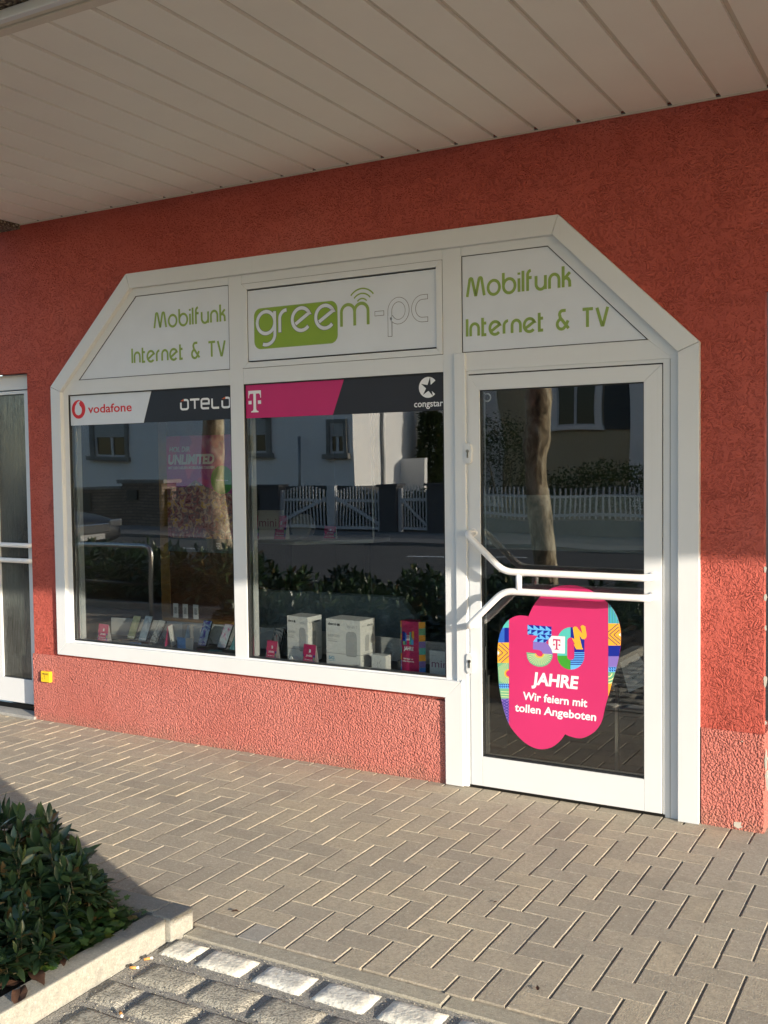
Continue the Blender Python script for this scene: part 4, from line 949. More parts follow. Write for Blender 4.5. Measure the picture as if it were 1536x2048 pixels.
def frame_at(o, rz):
    ux = Vector((math.cos(rz), math.sin(rz), 0)); uy = Vector((-math.sin(rz), math.cos(rz), 0)); return ux, uy
def tent_card(loc, rz, w_, h_, label, text=True, sc=1):
    t = thing('tent_card', label, 'price card', (0, 0, 0), 'magenta tent cards in the display'); d = h_*.36
    mb = MB(); th = .0012
    mb.hexa([(-w_/2, -d/2, 0), (w_/2, -d/2, 0), (w_/2, -d/2+th, 0), (-w_/2, -d/2+th, 0)], [(-w_/2, -th, h_), (w_/2, -th, h_), (w_/2, 0, h_), (-w_/2, 0, h_)])
    mb.build('front_leaf', 'sticker_magenta', t)
    mb = MB(); mb.hexa([(-w_/2, d/2-th, 0), (w_/2, d/2-th, 0), (w_/2, d/2, 0), (-w_/2, d/2, 0)], [(-w_/2, .0001, h_-.001), (w_/2, .0001, h_-.001), (w_/2, th, h_-.001), (-w_/2, th, h_-.001)]); mb.build('rear_leaf', 'card_white', t)
    up = Vector((0, d/2, h_)).normalized(); nrm = Vector((0, -h_, d/2)).normalized()
    P = lambda a_, b_, e=.0006: Vector((a_*w_, -d/2, 0))+up*(b_*h_)+nrm*e
    pr = MB()
    def quad(a0, a1, b0, b1, m, e=.0006): pr.add([P(a0, b0, e), P(a1, b0, e), P(a1, b1, e), P(a0, b1, e)], [(0, 1, 2, 3)], m)
    for k, m in enumerate(('s_purple', 's_seagreen', 's_navy', 's_orange', 's_teal', 's_blue')): quad(.36, .5, .1+k*.15, .25+k*.15, m); quad(-.5, -.44, .1+k*.15, .25+k*.15, m)
    quad(-.28, -.14, .60, .85, 's_navy'); quad(-.14, -.02, .58, .85, 's_blue'); quad(-.02, .12, .62, .82, 'letter_white', .0009); quad(.08, .2, .6, .85, 's_teal'); quad(.2, .3, .62, .87, 's_orange')
    put_text(pr, 'JAHRE', P(-.25, .42, .001), XA, up, w_*.52, h_*.085, 'sticker_text', .04); put_text(pr, 'Wir feiern mit', P(-.34, .24, .001), XA, up, w_*.66, h_*.05, 'sticker_text', .03); put_text(pr, 'tollen Angeboten', P(-.38, .15, .001), XA, up, w_*.74, h_*.05, 'sticker_text', .03)
    pr.build('print', None, t)
    return place(t, loc, rz, sc)
def gd(u, v): return G(u, v, ZD)
tent_card((-4.90, .16, ZD), R_(-4), .092, .115, 'magenta tent card at the far left end of the phone display')
tent_card((-3.515, .115, ZD), R_(-10), .085, .115, 'magenta tent card left of the narrow router box')
tent_card((-3.245, .105, ZD), R_(-8), .092, .115, 'magenta tent card between the narrow and the wide router boxes')
tent_card((-4.405, .24, ZD), R_(-68), .088, .13, 'magenta tent card turned edge-on between the pleated phone and the blue card')

def phone(name, label, loc, rz, w_, h_, scr, lean=R_(24), group='phones standing in the display', body='phone_body', back=False, num='', stand=True):
    t = thing(name, label, 'phone', (0, 0, 0), group); th = .009
    up = Vector((0, math.sin(lean), math.cos(lean))); nr = Vector((0, -math.cos(lean), math.sin(lean))); O = Vector((0, 0, .006))
    mb = MB(); r = .008; out = rrect(-w_/2, w_/2, 0, h_, r, 4)
    A = [O+XA*x+up*z+nr*th/2 for x, z in out]; B = [O+XA*x+up*z-nr*th/2 for x, z in out]; n = len(A)
    mb.add(A+B, [tuple(range(n)), tuple(range(2*n-1, n-1, -1))]+[(i, n+i, n+(i+1) % n, (i+1) % n) for i in range(n)]); bd = mb.build('body', body, t)
    if not back:
        mb = MB(); out = rrect(-w_/2+.003, w_/2-.003, .003, h_-.003, r-.002, 4); A = [O+XA*x+up*z+nr*(th/2+.0004) for x, z in out]; mb.add(A, [tuple(range(len(A)))]); mb.build('screen', scr, t)
    else:
        mb = MB(); out = rrect(-w_/2+.005, w_/2-.02, h_*.76, h_*.92, .010, 5); A = [O+XA*x+up*z+nr*(th/2+.003) for x, z in out]; B = [O+XA*x+up*z+nr*(th/2) for x, z in out]; n = len(A)
        mb.add(A+B, [tuple(range(n))]+[(i, n+i, n+(i+1) % n, (i+1) % n) for i in range(n)]); mb.build('camera_bar', 'lens', t)
        for k in range(2):
            c_ = O+XA*(-w_/2+.018+k*.018)+up*(h_*.84)+nr*(th/2+.003); mb = MB(); mb.tube([c_, c_+nr*.001], .006, 14, 'phone_grey'); mb.build('lens', None, t)
    if num:
        mb = MB(); put_text(mb, num, O+XA*(-w_/2+.006)+up*.008+nr*(th/2+.0009), XA, up, w_-.012, .010, 'letter_white' if scr != 'screen_pleat' else 'text_black', .02); mb.build('price_print', None, t)
    if stand:
        mb = MB(); p0 = O+up*(h_*.45)-nr*th/2; mb.hexa([(-w_*.3, p0.y+.055, 0), (w_*.3, p0.y+.055, 0), (w_*.3, p0.y+.058, 0), (-w_*.3, p0.y+.058, 0)], [p0+Vector((-w_*.3, 0, 0)), p0+Vector((w_*.3, 0, 0)), p0+Vector((w_*.3, .003, 0)), p0+Vector((-w_*.3, .003, 0))])
        mb.box(-w_/2, w_/2, -.018, .06, 0, .0025); mb.box(-w_/2, w_/2, -.018, -.015, .0025, .012); mb.build('stand', 'acrylic', t)
    return place(t, loc, rz)
phone('smartphone', 'phone with olive screen, leftmost of those leaning before the white board', (-4.785, .285, ZD), R_(-6), .074, .160, 'screen_olive', num='749,95')
phone('smartphone', 'phone with pale blue screen, right of the olive one', (-4.665, .262, ZD), R_(-6), .076, .170, 'screen_blue', num='749,95')
phone('smartphone', 'phone with black and white pleated wallpaper and dark figures', (-4.545, .235, ZD), R_(-14), .082, .158, 'screen_pleat', R_(30), num='1099,90')
phone('smartphone', 'phone with violet burst wallpaper right of the blue card', (-4.185, .285, ZD), R_(-6), .076, .165, 'screen_violet', R_(22), num='349,95')
phone('smartphone', 'phone with rose blot wallpaper near the mullion', (-4.02, .272, ZD), R_(-6), .076, .160, 'screen_rose', R_(28), num='449,95')
phone('smartphone', 'phone with red and cream wallpaper just right of the mullion', (-3.585, .225, ZD), R_(-4), .078, .168, 'screen_red', R_(20))
phone('smartphone', 'grey phone shown from behind with dark camera bar', (-3.515, .25, ZD), R_(-4), .082, .170, None, R_(20), body='phone_grey', back=True)
phone('smartphone', 'phone with teal screen half hidden behind the mullion', (-3.90, .24, ZD), R_(-10), .075, .16, 'screen_teal', R_(30))
# small clamshell phone in a blue card stand
fp = thing('folding_phone', 'half opened folding phone with dark cover behind a small blue card', 'phone', (-4.235, .22, ZD))
mb = MB(); mb.box(-4.285, -4.205, .215, .224, ZD+.004, ZD+.155); mb.build('cover_half', 'phone_grey', fp, bevel=.003); mb = MB(); mb.prism([(-4.276, ZD+.015), (-4.216, ZD+.015), (-4.216, ZD+.145), (-4.24, ZD+.145)], .2138, .2146); mb.build('screen', 'screen_blue', fp)
MB().box(-4.203, -4.197, .19, .222, ZD+.004, ZD+.155).build('hinge_half', 'phone_silver', fp, bevel=.001)
bc = thing('blue_card', 'small blue price card folded to a corner at the front of the phone display', 'price card', (-4.23, .15, ZD))
mb = MB(); mb.hexa([(-4.285, .168, ZD), (-4.205, .150, ZD), (-4.205, .152, ZD), (-4.285, .170, ZD)], [(-4.285, .168, ZD+.075), (-4.205, .150, ZD+.075), (-4.205, .152, ZD+.075), (-4.285, .170, ZD+.075)]); mb.build('front_leaf', 'blue_card', bc)
mb = MB(); mb.hexa([(-4.203, .150, ZD), (-4.165, .172, ZD), (-4.165, .174, ZD), (-4.203, .152, ZD)], [(-4.203, .150, ZD+.075), (-4.165, .172, ZD+.075), (-4.165, .174, ZD+.075), (-4.203, .152, ZD+.075)]); mb.build('side_leaf', 'phone_grey', bc)
# flat tags lying on the ledge
def flat_tag(x, y, w_, d_, rz, m, label, txt=''):
    t = thing('price_tag', label, 'price tag', (0, 0, 0), 'price tags lying on the ledge'); MB().hexa([(-w_/2, -d_/2, .001), (w_/2, -d_/2, .001), (w_/2, d_/2, .001), (-w_/2, d_/2, .001)], [(-w_/2, -d_/2, .004), (w_/2, -d_/2, .004), (w_/2, d_/2, .012), (-w_/2, d_/2, .012)]).build('tag', m, t)
    if txt:
        mb = MB(); put_text(mb, txt, (-w_*.4, -d_*.3, .0075), XA, Vector((0, .99, .1)), w_*.8, d_*.5, 'card_text', .03); mb.build('figures', None, t)
    place(t, (x, y, ZD), rz)
for x, y, w_, d_, rz, m, l, tx in ((-4.93, .10, .06, .02, 20, 'card_white', 'white tag lying left of the tent card base', ''), (-4.82, .18, .08, .03, 15, 'phone_silver', 'silvery tag below the olive phone', ''), (-4.74, .13, .07, .03, -5, 'card_grey', 'grey tag with figures below the olive phone', '749,-'),
    (-4.64, .15, .09, .05, -3, 'blue_card', 'dull blue tag below the pale blue phone', ''), (-4.54, .12, .08, .04, 0, 'card_white', 'white tag with dark figures below the pleated phone', '1099,-'), (-4.37, .12, .07, .03, 0, 'card_grey', 'grey tag in front of the blue card', '49,-'),
    (-4.10, .17, .05, .02, 25, 'chrome', 'shining silver clip between the violet and the rose phones', ''), (-3.99, .16, .09, .05, 0, 'screen_teal', 'teal leaflet lying below the rose phone', '')):
    flat_tag(x, y, w_, d_, R_(rz), m, l, tx)
# router boxes
def rbox(name, label, x, y, w_, d_, h_, rz, big):
    t = thing(name, label, 'box', (0, 0, 0), 'white router boxes'); MB().box(-w_/2, w_/2, 0, d_, 0, h_).build('carton', 'card_white', t, bevel=.0015)
    p_ = MB(); e = -.0006
    def q(x0, x1, z0, z1, m, k=0): flat(p_, [(x0*w_-w_/2, z0*h_), (x1*w_-w_/2, z0*h_), (x1*w_-w_/2, z1*h_), (x0*w_-w_/2, z1*h_)], e-.0002*k, m)
    q(0.005, .995, .272, .278, 'card_text')
    put_text(p_, 'deco', (-w_*.44, e, h_*.87), XA, ZA, w_*.25, h_*.055, 'card_text', .03); q(.33, .41, .86, .91, 'card_text', 1)
    put_text(p_, 'Wi-Fi 7', (w_*.12, e, h_*.83), XA, ZA, w_*.30, h_*.055, 'card_grey', .0)
    put_text(p_, 'BE9300', (-w_*.44, e, h_*.62), XA, ZA, w_*.34, h_*.055, 'card_grey', .0)
    put_text(p_, 'Whole Home', (-w_*.44, e, h_*.56), XA, ZA, w_*.24, h_*.022, 'card_grey'); put_text(p_, 'Mesh Router', (-w_*.44, e, h_*.52), XA, ZA, w_*.28, h_*.022, 'card_text')
    # drawn router
    rd = [(.58, .26), (.58, .62), (.60, .72), (.66, .76), (.82, .76), (.88, .72), (.90, .62), (.90, .26)]
    flat(p_, [(a_*w_-w_/2, b_*h_) for a_, b_ in rd], e-.0001, 'card_lightgrey'); q(.60, .88, .235, .26, 'card_grey', 1)
    if big: put_text(p_, '5G', (-w_*.43, e, h_*.14), XA, ZA, w_*.17, h_*.07, 'cyan_ink', .02)
    q(.07, .25, .105, .112, 'cyan_ink'); put_text(p_, 'AI-WiFi', (-w_*.43, e, h_*.05), XA, ZA, w_*.15, h_*.02, 'card_grey'); put_text(p_, 'tp-link', (w_*.28, e, h_*.05), XA, ZA, w_*.17, h_*.035, 'card_text', .01)
    # side
    ex = w_/2+.0006; Yv = Vector((0, 1, 0)); put_text(p_, 'deco', (ex, d_*.45, h_*.86), Yv, ZA, d_*.4, h_*.05, 'card_text', .02); put_text(p_, 'Wi-Fi 7', (ex, d_*.08, h_*.86), Yv, ZA, d_*.28, h_*.03, 'card_grey')
    for k in range(7): put_text(p_, 'mesh system mm', (ex, d_*.08, h_*(.14+k*.028)), Yv, ZA, d_*(.5+.1*(k % 3)), h_*.012, 'card_grey')
    p_.add([(ex, .001, h_*.272), (ex, d_-.001, h_*.272), (ex, d_-.001, h_*.278), (ex, .001, h_*.278)], [(0, 1, 2, 3)], 'card_text')
    p_.add([(ex, d_*.3+d_*.3*a_, h_*b_) for a_, b_ in ((0, .34), (.8, .34), (1, .6), (.85, .68), (.2, .68), (0, .6))], [tuple(range(6))], 'card_lightgrey')
    p_.build('print', None, t); return place(t, (x, y, ZD), R_(rz))
rbox('router_box', 'wide white router box with 5G print, between a tent card and the small white box', -3.035, .125, .235, .15, .268, -3, True)
rbox('router_box', 'narrow white router box at the left of the middle pane', -3.365, .155, .155, .13, .262, -5, False)
sb_ = thing('earphone_box', 'small white box with a fine line drawing right of the wide router box', 'box', (0, 0, 0))
MB().box(-.048, .048, 0, .05, 0, .088).build('carton', 'card_white', sb_, bevel=.0015); mb = MB(); stroke(mb, [(-.012, .03), (-.008, .045), (-.004, .05)], .0015, -.0004, 'card_text'); stroke(mb, [(.004, .04), (.010, .055), (.014, .06)], .0015, -.0004, 'card_text'); stroke(mb, [(-.006, .028), (-.006, .018)], .0012, -.0004, 'card_text'); stroke(mb, [(.012, .04), (.012, .026)], .0012, -.0004, 'card_text'); mb.build('drawing', None, sb_)
place(sb_, (-2.80, .115, ZD), R_(-4))
db = thing('dark_gadget', 'small dark box half hidden behind the white earphone box', 'box', (-2.70, .22, ZD)); MB().box(-2.73, -2.66, .2, .24, ZD, ZD+.05).build('case', 'phone_grey', db, bevel=.003)
# tall magenta column display
pc = thing('magenta_display_column', 'tall magenta folded display column with 30 and Jahre in the middle pane', 'display', (0, 0, 0))
def colpoly(w_, bow, n=8): return [(-w_/2+w_*i/n, -bow*math.sin(math.pi*i/n)) for i in range(n+1)]
cp_ = colpoly(.115, .012); h_ = .285
mb = MB(); mb.prismz(cp_+[(.03, .07), (-.05, .06)], 0, h_); mb.build('column', 'sticker_magenta', pc)
mb = MB(); mb.hexa([(.0585, -.001, 0), (.085, .025, 0), (.084, .027, 0), (.0585, .002, 0)], [(.0585, -.001, h_), (.085, .025, h_), (.084, .027, h_), (.0585, .002, h_)]); mb.build('side_leaf', 's_teal', pc)
mb = MB()
for k, m in enumerate(('s_blue', 's_purple', 's_orange', 's_teal', 's_purple', 's_orange', 's_seagreen', 's_orange')):
    z0, z1 = h_*k/8, h_*(k+1)/8-.001; mb.add([(.0592, -.0012, z0), (.0848, .0244, z0), (.0848, .0244, z1), (.0592, -.0012, z1)], [(0, 1, 2, 3)], m)
    mb.add([(-.0578, -.001, z0), (-.048, -.0062, z0), (-.048, -.0062, z1), (-.0578, -.001, z1)], [(0, 1, 2, 3)], m)
e = -.0128
for (x0, x1, z0, z1, m) in ((-.038, -.022, .62, .80, 's_navy'), (-.022, -.012, .56, .78, 's_blue'), (-.035, -.014, .55, .62, 's_seagreen'), (.006, .018, .56, .80, 's_teal'), (.018, .032, .56, .70, 's_sky'), (.022, .036, .66, .82, 's_orange'), (-.012, .008, .64, .74, 'letter_white')): flat(mb, [(x0, z0*h_), (x1, z0*h_), (x1, z1*h_), (x0, z1*h_)], e-.0002*(m == 'letter_white'), m)
t_logo(mb, -.002, .69*h_, .02, e-.0006, 'banner_magenta')
put_text(mb, 'JAHRE', (-.030, e, .45*h_), XA, ZA, .062, .020, 'sticker_text', .04, .1); put_text(mb, 'Wir feiern mit', (-.034, e, .27*h_), XA, ZA, .062, .008, 'sticker_text', .03); put_text(mb, 'tollen Angeboten', (-.038, e, .225*h_), XA, ZA, .072, .008, 'sticker_text', .03)
mb.build('print', None, pc); place(pc, (-2.615, .135, ZD), R_(-4))
mi = thing('mini_box', 'white box with the word mini in mauve, at the right end of the middle pane', 'box', (0, 0, 0)); MB().box(-.075, .075, 0, .04, 0, .135).build('carton', 'card_white', mi, bevel=.0015)
mb = MB(); put_text(mb, 'mini', (-.062, -.0006, .045), XA, ZA, .115, .042, 'mauve_ink'); put_text(mb, 'HomePod', (-.062, -.0006, .105), XA, ZA, .03, .006, 'card_grey'); mb.build('print', None, mi); place(mi, (-2.425, .14, ZD), R_(-3))
# cone card
cc = thing('white_cone_card', 'tiny white folded card in front of the narrow router box', 'price card', (-3.37, .09, ZD)); MB().add([(-3.395, .085, ZD), (-3.345, .085, ZD), (-3.345, .105, ZD), (-3.395, .105, ZD), (-3.37, .095, ZD+.045)], [(0, 1, 4), (1, 2, 4), (2, 3, 4), (3, 0, 4), (3, 2, 1, 0)]).build('card', 'card_white', cc)

# things further inside the shop
be = thing('grey_bench', 'grey felt covered bench back with slanting ends inside the shop', 'bench', (-4.1, 1.3, 0))
a_ = [W(400, 1173, 1.2), W(507, 1181, 1.2), W(798, 1195, 1.2), W(832, 1240, 1.2)]
mb = MB(); mb.prism([(a_[0].x, a_[0].z), (a_[1].x, a_[1].z+.004), (a_[2].x-.01, a_[2].z+.002), (a_[2].x+.015, a_[2].z-.014), (a_[3].x, a_[3].z), (a_[3].x+.06, .46), (a_[0].x+.12, .46)], 1.2, 1.28); mb.build('back', 'grey_felt', be, bevel=.012)
MB().box(a_[0].x+.12, a_[3].x+.02, 1.28, 1.8, .33, .455).build('seat', 'grey_felt', be, bevel=.02)
for x in (a_[0].x+.2, a_[3].x-.1):
    for y in (1.3, 1.7): MB().box(x-.02, x+.02, y-.02, y+.02, .009, .33).build('leg', 'dark_metal', be)
YP = .80
po = thing('shop_poster', 'tall pink poster reading HOL DIR UNLIMITED behind the left pane', 'poster', (-5.0, YP, 1.0))
pa, pb_ = W(332, 873, YP), W(466, 1107, YP)
pn = thing('wood_partition', 'narrow wood framed partition holding the poster and a card shelf', 'partition', (-5.0, YP+.02, 0))
MB().box(W(314, 900, YP).x, W(331, 900, YP).x, YP+.012, YP+.06, .01, 2.2).build('post', 'wood_panel', pn); MB().box(W(331, 900, YP).x, pb_.x+.02, YP+.02, YP+.05, .01, 2.3).build('board', 'wood_dark', pn)
MB().box(W(331, 900, YP).x, pb_.x+.02, YP-.06, YP+.019, W(331, 1232, YP).z-.02, W(331, 1232, YP).z).build('card_shelf', 'wood_panel', pn)
MB().box(pa.x, pb_.x, YP, YP+.006, pb_.z, pa.z).build('sheet', 'poster_pink', po)
mb = MB(); H = pa.z-pb_.z; Wp = pb_.x-pa.x
flat(mb, [(pa.x, pb_.z+H*.12), (pb_.x, pb_.z+H*.12), (pb_.x, pb_.z+H*.50), (pa.x+Wp*.62, pb_.z+H*.56), (pa.x+Wp*.45, pb_.z+H*.62), (pa.x+Wp*.3, pb_.z+H*.56), (pa.x, pb_.z+H*.56)], YP-.001, 'poster_crowd')
flat(mb, [(pa.x, pb_.z), (pb_.x, pb_.z), (pb_.x, pb_.z+H*.12), (pa.x, pb_.z+H*.12)], YP-.001, 'phone_grey')
flat(mb, circ(pa.x+Wp*.86, pb_.z+H*.62, Wp*.17), YP-.0016, 's_green'); put_text(mb, '24 Monate', (pa.x+Wp*.77, YP-.002, pb_.z+H*.61), XA, ZA, Wp*.18, .012, 'letter_white')
put_text(mb, 'HOL DIR', (pa.x+Wp*.05, YP-.002, pb_.z+H*.865), XA, ZA, Wp*.33, H*.042, 'letter_white', .04, .15); put_text(mb, 'UNLIMITED', (pa.x+Wp*.03, YP-.002, pb_.z+H*.76), XA, ZA, Wp*.72, H*.078, 'letter_white', .05, .15); put_text(mb, 'MIT DEN NEUEN MOBILFUNK-TARIFEN', (pa.x+Wp*.03, YP-.002, pb_.z+H*.715), XA, ZA, Wp*.72, H*.022, 'letter_white', .03, .1)
t_logo(mb, pa.x+Wp*.78, pb_.z+H*.06, H*.05, YP-.002, 'letter_white'); mb.build('print', None, po)
for k, u in enumerate((351, 370, 391)):
    p = W(u, 1208, YP-.03); t = thing('brochure', ('striped leaflet, leftmost of three on the partition shelf', 'striped leaflet, middle one of three on the partition shelf', 'striped leaflet, rightmost of three on the partition shelf')[k], 'leaflet', (p.x, YP-.03, p.z-.05), 'leaflets on the partition shelf')
    zs = W(331, 1232, YP).z+.001
    MB().box(p.x-.022, p.x+.022, YP-.03, YP-.027, zs, zs+.10).build('sheet', 'card_white', t); mb = MB()
    for r_ in range(6): mb.add([(p.x-.012, YP-.0304, zs+.03+r_*.008), (p.x+.012, YP-.0304, zs+.03+r_*.008), (p.x+.012, YP-.0304, zs+.034+r_*.008), (p.x-.012, YP-.0304, zs+.034+r_*.008)], [(0, 1, 2, 3)], 'card_text')
    mb.build('print', None, t)
# things on a counter behind the bench
ct = thing('rear_counter', 'wooden counter standing behind the felt bench', 'counter', (-5.0, 2.4, 0)); zc = W(430, 1168, 2.3).z
MB().box(W(385, 1165, 2.3).x, W(560, 1165, 2.3).x, 2.3, 2.8, .01, zc).build('body', 'wood_dark', ct, bevel=.004)
p = W(394, 1168, 2.35); tent_card((p.x, 2.36, zc), R_(0), .20, .24, 'magenta tent card on the rear counter left of the blue boxes')
for k, (u0, u1) in enumerate(((402, 426), (428, 446))):
    p = W(u0, 1165, 2.4); q = W(u1, 1145, 2.4); t = thing('blue_box', ('blue box with yellow dot on the rear counter beside the tent card', 'blue box further right on the rear counter')[k], 'box', (p.x, 2.4, zc), 'blue boxes on the rear counter'); MB().box(p.x, q.x, 2.4, 2.5, zc+.001, zc+.19).build('carton', 'blue_card', t); mb = MB(); flat(mb, circ((p.x+q.x)/2, zc+.13, .028, 16), 2.3994, 's_orange'); mb.build('dot', None, t)
# pale shelf with cards seen dimly in the middle pane
YSH = 1.9
z1 = W(600, 1082, YSH).z; ps = thing('pale_shelf', 'pale shelf inside the shop behind the middle pane', 'shelf', (-4.6, YSH, z1-.05)); xa, xb = W(497, 1085, YSH).x, W(702, 1068, YSH).x
MB().prismz([(xa, YSH), (W(590, 1085, YSH).x, YSH), (xb, YSH+.35), (xb, YSH+.6), (xa, YSH+.6)], z1-.03, z1).build('board', 'display_white', ps)
MB().box(xb-.008, xb+.004, YSH+.34, YSH+.352, z1, 2.6).build('upright', 'card_white', ps)
for x in (xa+.1, xb-.1): MB().box(x-.02, x+.02, YSH+.4, YSH+.44, .009, z1-.03).build('leg', 'dark_metal', ps)
for k, (u, l) in enumerate(((508, 'magenta tent card at the left end of the pale shelf'), (561, 'magenta tent card in the middle of the pale shelf'), (631, 'small magenta tent card near the right end of the pale shelf'))):
    p = W(u, 1075, YSH+.1); tent_card((p.x, YSH+.12+(.2 if k == 2 else 0), z1+.001), 0, .11, .19 if k < 2 else .1, l)
p = W(537, 1070, YSH+.1); t = thing('mini_box', 'white box with the word mini on the pale shelf', 'box', (p.x, YSH+.1, z1)); MB().box(p.x-.10, p.x+.10, YSH+.1, YSH+.18, z1+.001, z1+.23).build('carton', 'card_white', t); mb = MB(); put_text(mb, 'mini', (p.x-.09, YSH+.0992, z1+.1), XA, ZA, .17, .07, 'mauve_ink'); mb.build('print', None, t)
p = W(598, 1066, YSH+.15); t = thing('round_speaker', 'pale round speaker on the pale shelf', 'speaker', (p.x, YSH+.2, z1)); mb = MB(); mb.tube([(p.x, YSH+.16, z1+.1), (p.x, YSH+.17, z1+.1), (p.x, YSH+.24, z1+.1), (p.x, YSH+.25, z1+.1)], [.085, .1, .1, .085], 24); mb.build('shell', 'card_grey', t); MB().box(p.x-.03, p.x+.03, YSH+.17, YSH+.24, z1+.0005, z1+.006).build('foot', 'card_grey', t)
# leaning info card behind the door pane
ic = thing('info_card', 'white info card with black handwriting tilted on a stand behind the door pane', 'price card', (-1.45, .42, .45)); YC = .20
P4 = [W(1240, 1325, YC), W(1289-14, 1306, YC), W(1310, 1362, YC), W(1257, 1385, YC)]
mb = MB(); mb.prism([(p.x, p.z) for p in P4], YC, YC+.003); mb.build('card', 'card_white', ic)
mb = MB(); d = (P4[1]-P4[0]).normalized(); up = Vector((-d.z, 0, d.x))
for k, tx in enumerate(('hilfreich', 'so gut', 'alle Tarife', 'nur hier')): o_ = P4[0]-up*(.035+.032*k)+d*.012; put_text(mb, tx, (o_.x, YC-.0006, o_.z), d, up, .085, .014 if k % 2 == 0 else .008, 'card_text', .0, .2)
mb.build('writing', None, ic); MB().box(-1.50, -1.485, YC+.004, YC+.02, .01, .55).build('stand', 'steel', ic); MB().box(-1.56, -1.36, YC-.05, YC+.1, .009, .02).build('foot', 'dark_metal', ic)
tb = thing('low_cabinet', 'low dark cabinet inside the shop behind the door pane', 'cabinet', (-1.6, 1.6, 0)); MB().box(-2.0, -1.05, 1.3, 1.9, .01, .85).build('body', 'room_wall', tb, bevel=.01); MB().box(-2.01, -1.04, 1.29, 1.91, .851, .87).build('top', 'card_grey', tb)

# ================================================================ PLANTS
def leaf_pts(L, Wd, curl):
    prof = [(0, .06), (.22, .62), (.5, 1.0), (.78, .62), (1, .03)]; out = []
    for t, k in prof:
        z = -curl*L*t*t; out.append(((-Wd/2*k, L*t, z+.14*Wd*k), (0, L*t, z), (Wd/2*k, L*t, z+.14*Wd*k)))
    return out
def add_leaf(mb, o, d, up, L, Wd, curl, m=None):
    d = d.normalized(); s_ = d.cross(up)
    if s_.length < 1e-3: s_ = d.cross(Vector((1, 0, 0)))
    s_.normalize(); n_ = s_.cross(d).normalized(); vs = []
    for row in leaf_pts(L, Wd, curl):
        for a_, b_, c_ in row: vs.append(o+s_*a_+d*b_+n_*c_)
    mb.add(vs, [(r*3+c, r*3+c+1, r*3+c+4, r*3+c+3) for r in range(4) for c in range(2)], m)
def laurel(seed, H=.46, Rd=.42, shoots=64, L=.142):
    rnd = random.Random(seed); root = thing('laurel_shrub', 'x', 'shrub', (0, 0, 0), 'laurel shrubs of the planting bed')
    lv, sm_ = MB(), MB()
    for s in range(shoots):
        a_ = rnd.random()*6.283; rr_ = Rd*math.sqrt(rnd.random()); top = Vector((rr_*math.cos(a_), rr_*math.sin(a_), H*(1-.55*(rr_/Rd)**2)*rnd.uniform(.72, 1.08)))
        base = Vector((top.x*.35, top.y*.35, 0)); mid = base.lerp(top, .55)+Vector((top.x*.3+rnd.gauss(0, .02), top.y*.3+rnd.gauss(0, .02), 0)); sm_.tube([base, mid, top], [.005, .004, .0025], 5)
        axis = (top-mid).normalized(); n = rnd.randint(11, 16); ph = rnd.random()*6.28
        for k in range(n):
            t = k/n; p = mid.lerp(top, .15+.85*t); ph += 2.4; el = R_(-14+62*(t**1.5))
            side = Vector((math.cos(ph), math.sin(ph), 0)); d = side*math.cos(el)+axis*math.sin(el)+Vector((rnd.gauss(0, .22), rnd.gauss(0, .22), rnd.gauss(.02, .22)))
            add_leaf(lv, p, d, axis+side*rnd.uniform(-.1, .8)+Vector((rnd.gauss(0, .3), rnd.gauss(0, .3), 0)), L*rnd.uniform(.5, 1.15)*(1-.2*t), L*.34*rnd.uniform(.8, 1.1), rnd.uniform(.0, .35))
        for k in range(3): add_leaf(lv, top, axis+Vector((rnd.uniform(-.4, .4), rnd.uniform(-.4, .4), .2)), Vector((rnd.uniform(-1, 1), rnd.uniform(-1, 1), .1)), L*rnd.uniform(.5, .8), L*.22, .1)
    lv.build('foliage', 'laurel_leaf', root, smooth=True); sm_.build('stems', 'twig', root); return root
protos = [laurel(1), laurel(2), laurel(3, shoots=60)]
spots = [(-3.06, -2.30, .80, 'tallest laurel shrub, cut by the left picture edge'), (-2.84, -2.30, .60, 'laurel shrub between the ivy and the tallest shrub'), (-2.92, -2.62, .70, 'laurel shrub in the bottom left corner of the picture'),
         (-2.70, -2.56, .46, 'low laurel shrub close to the long kerb')]
ordn = ['first', 'second', 'third', 'fourth', 'fifth', 'sixth', 'seventh', 'eighth', 'ninth', 'tenth']
for nm, y, xs_ in (('front', -2.55, (-3.45, -4.2, -4.9, -5.5)), ('second', -3.5, (-3.0, -3.9, -4.7, -5.55)), ('third', -4.5, (-2.95, -3.8, -4.7, -5.6, -6.4)), ('rear', -5.45, (-3.1, -4.2, -5.3, -6.3))):
    for k, x in enumerate(xs_): spots.append((x, y+.06*((k*7) % 3-1), (.85 if y < -3 else 1.0)+.08*((k*5) % 3), '%s laurel from the long kerb in the %s row of the bed' % (ordn[k], nm)))
for k, x in enumerate((-7.6, -8.4, -9.2, -10.0, -10.9, -11.8, -12.8)): spots.append((x, -4.85-.1*(k % 2), 1.2, '%s laurel from the right in the hedge behind the bicycle racks' % ordn[k]))
for k, x in enumerate((-8.0, -8.9, -9.7, -10.6, -11.5)): spots.append((x, -5.55, 1.25, '%s laurel from the right in the far row behind the bicycle racks' % ordn[k]))
used = set()
for i, (x, y, s, lab) in enumerate(spots):
    o = protos[i % 3]
    if i % 3 in used: o = copy_tree(o)
    used.add(i % 3); place(o, (x, y, .05), i*1.3, s)
    o['label'] = lab
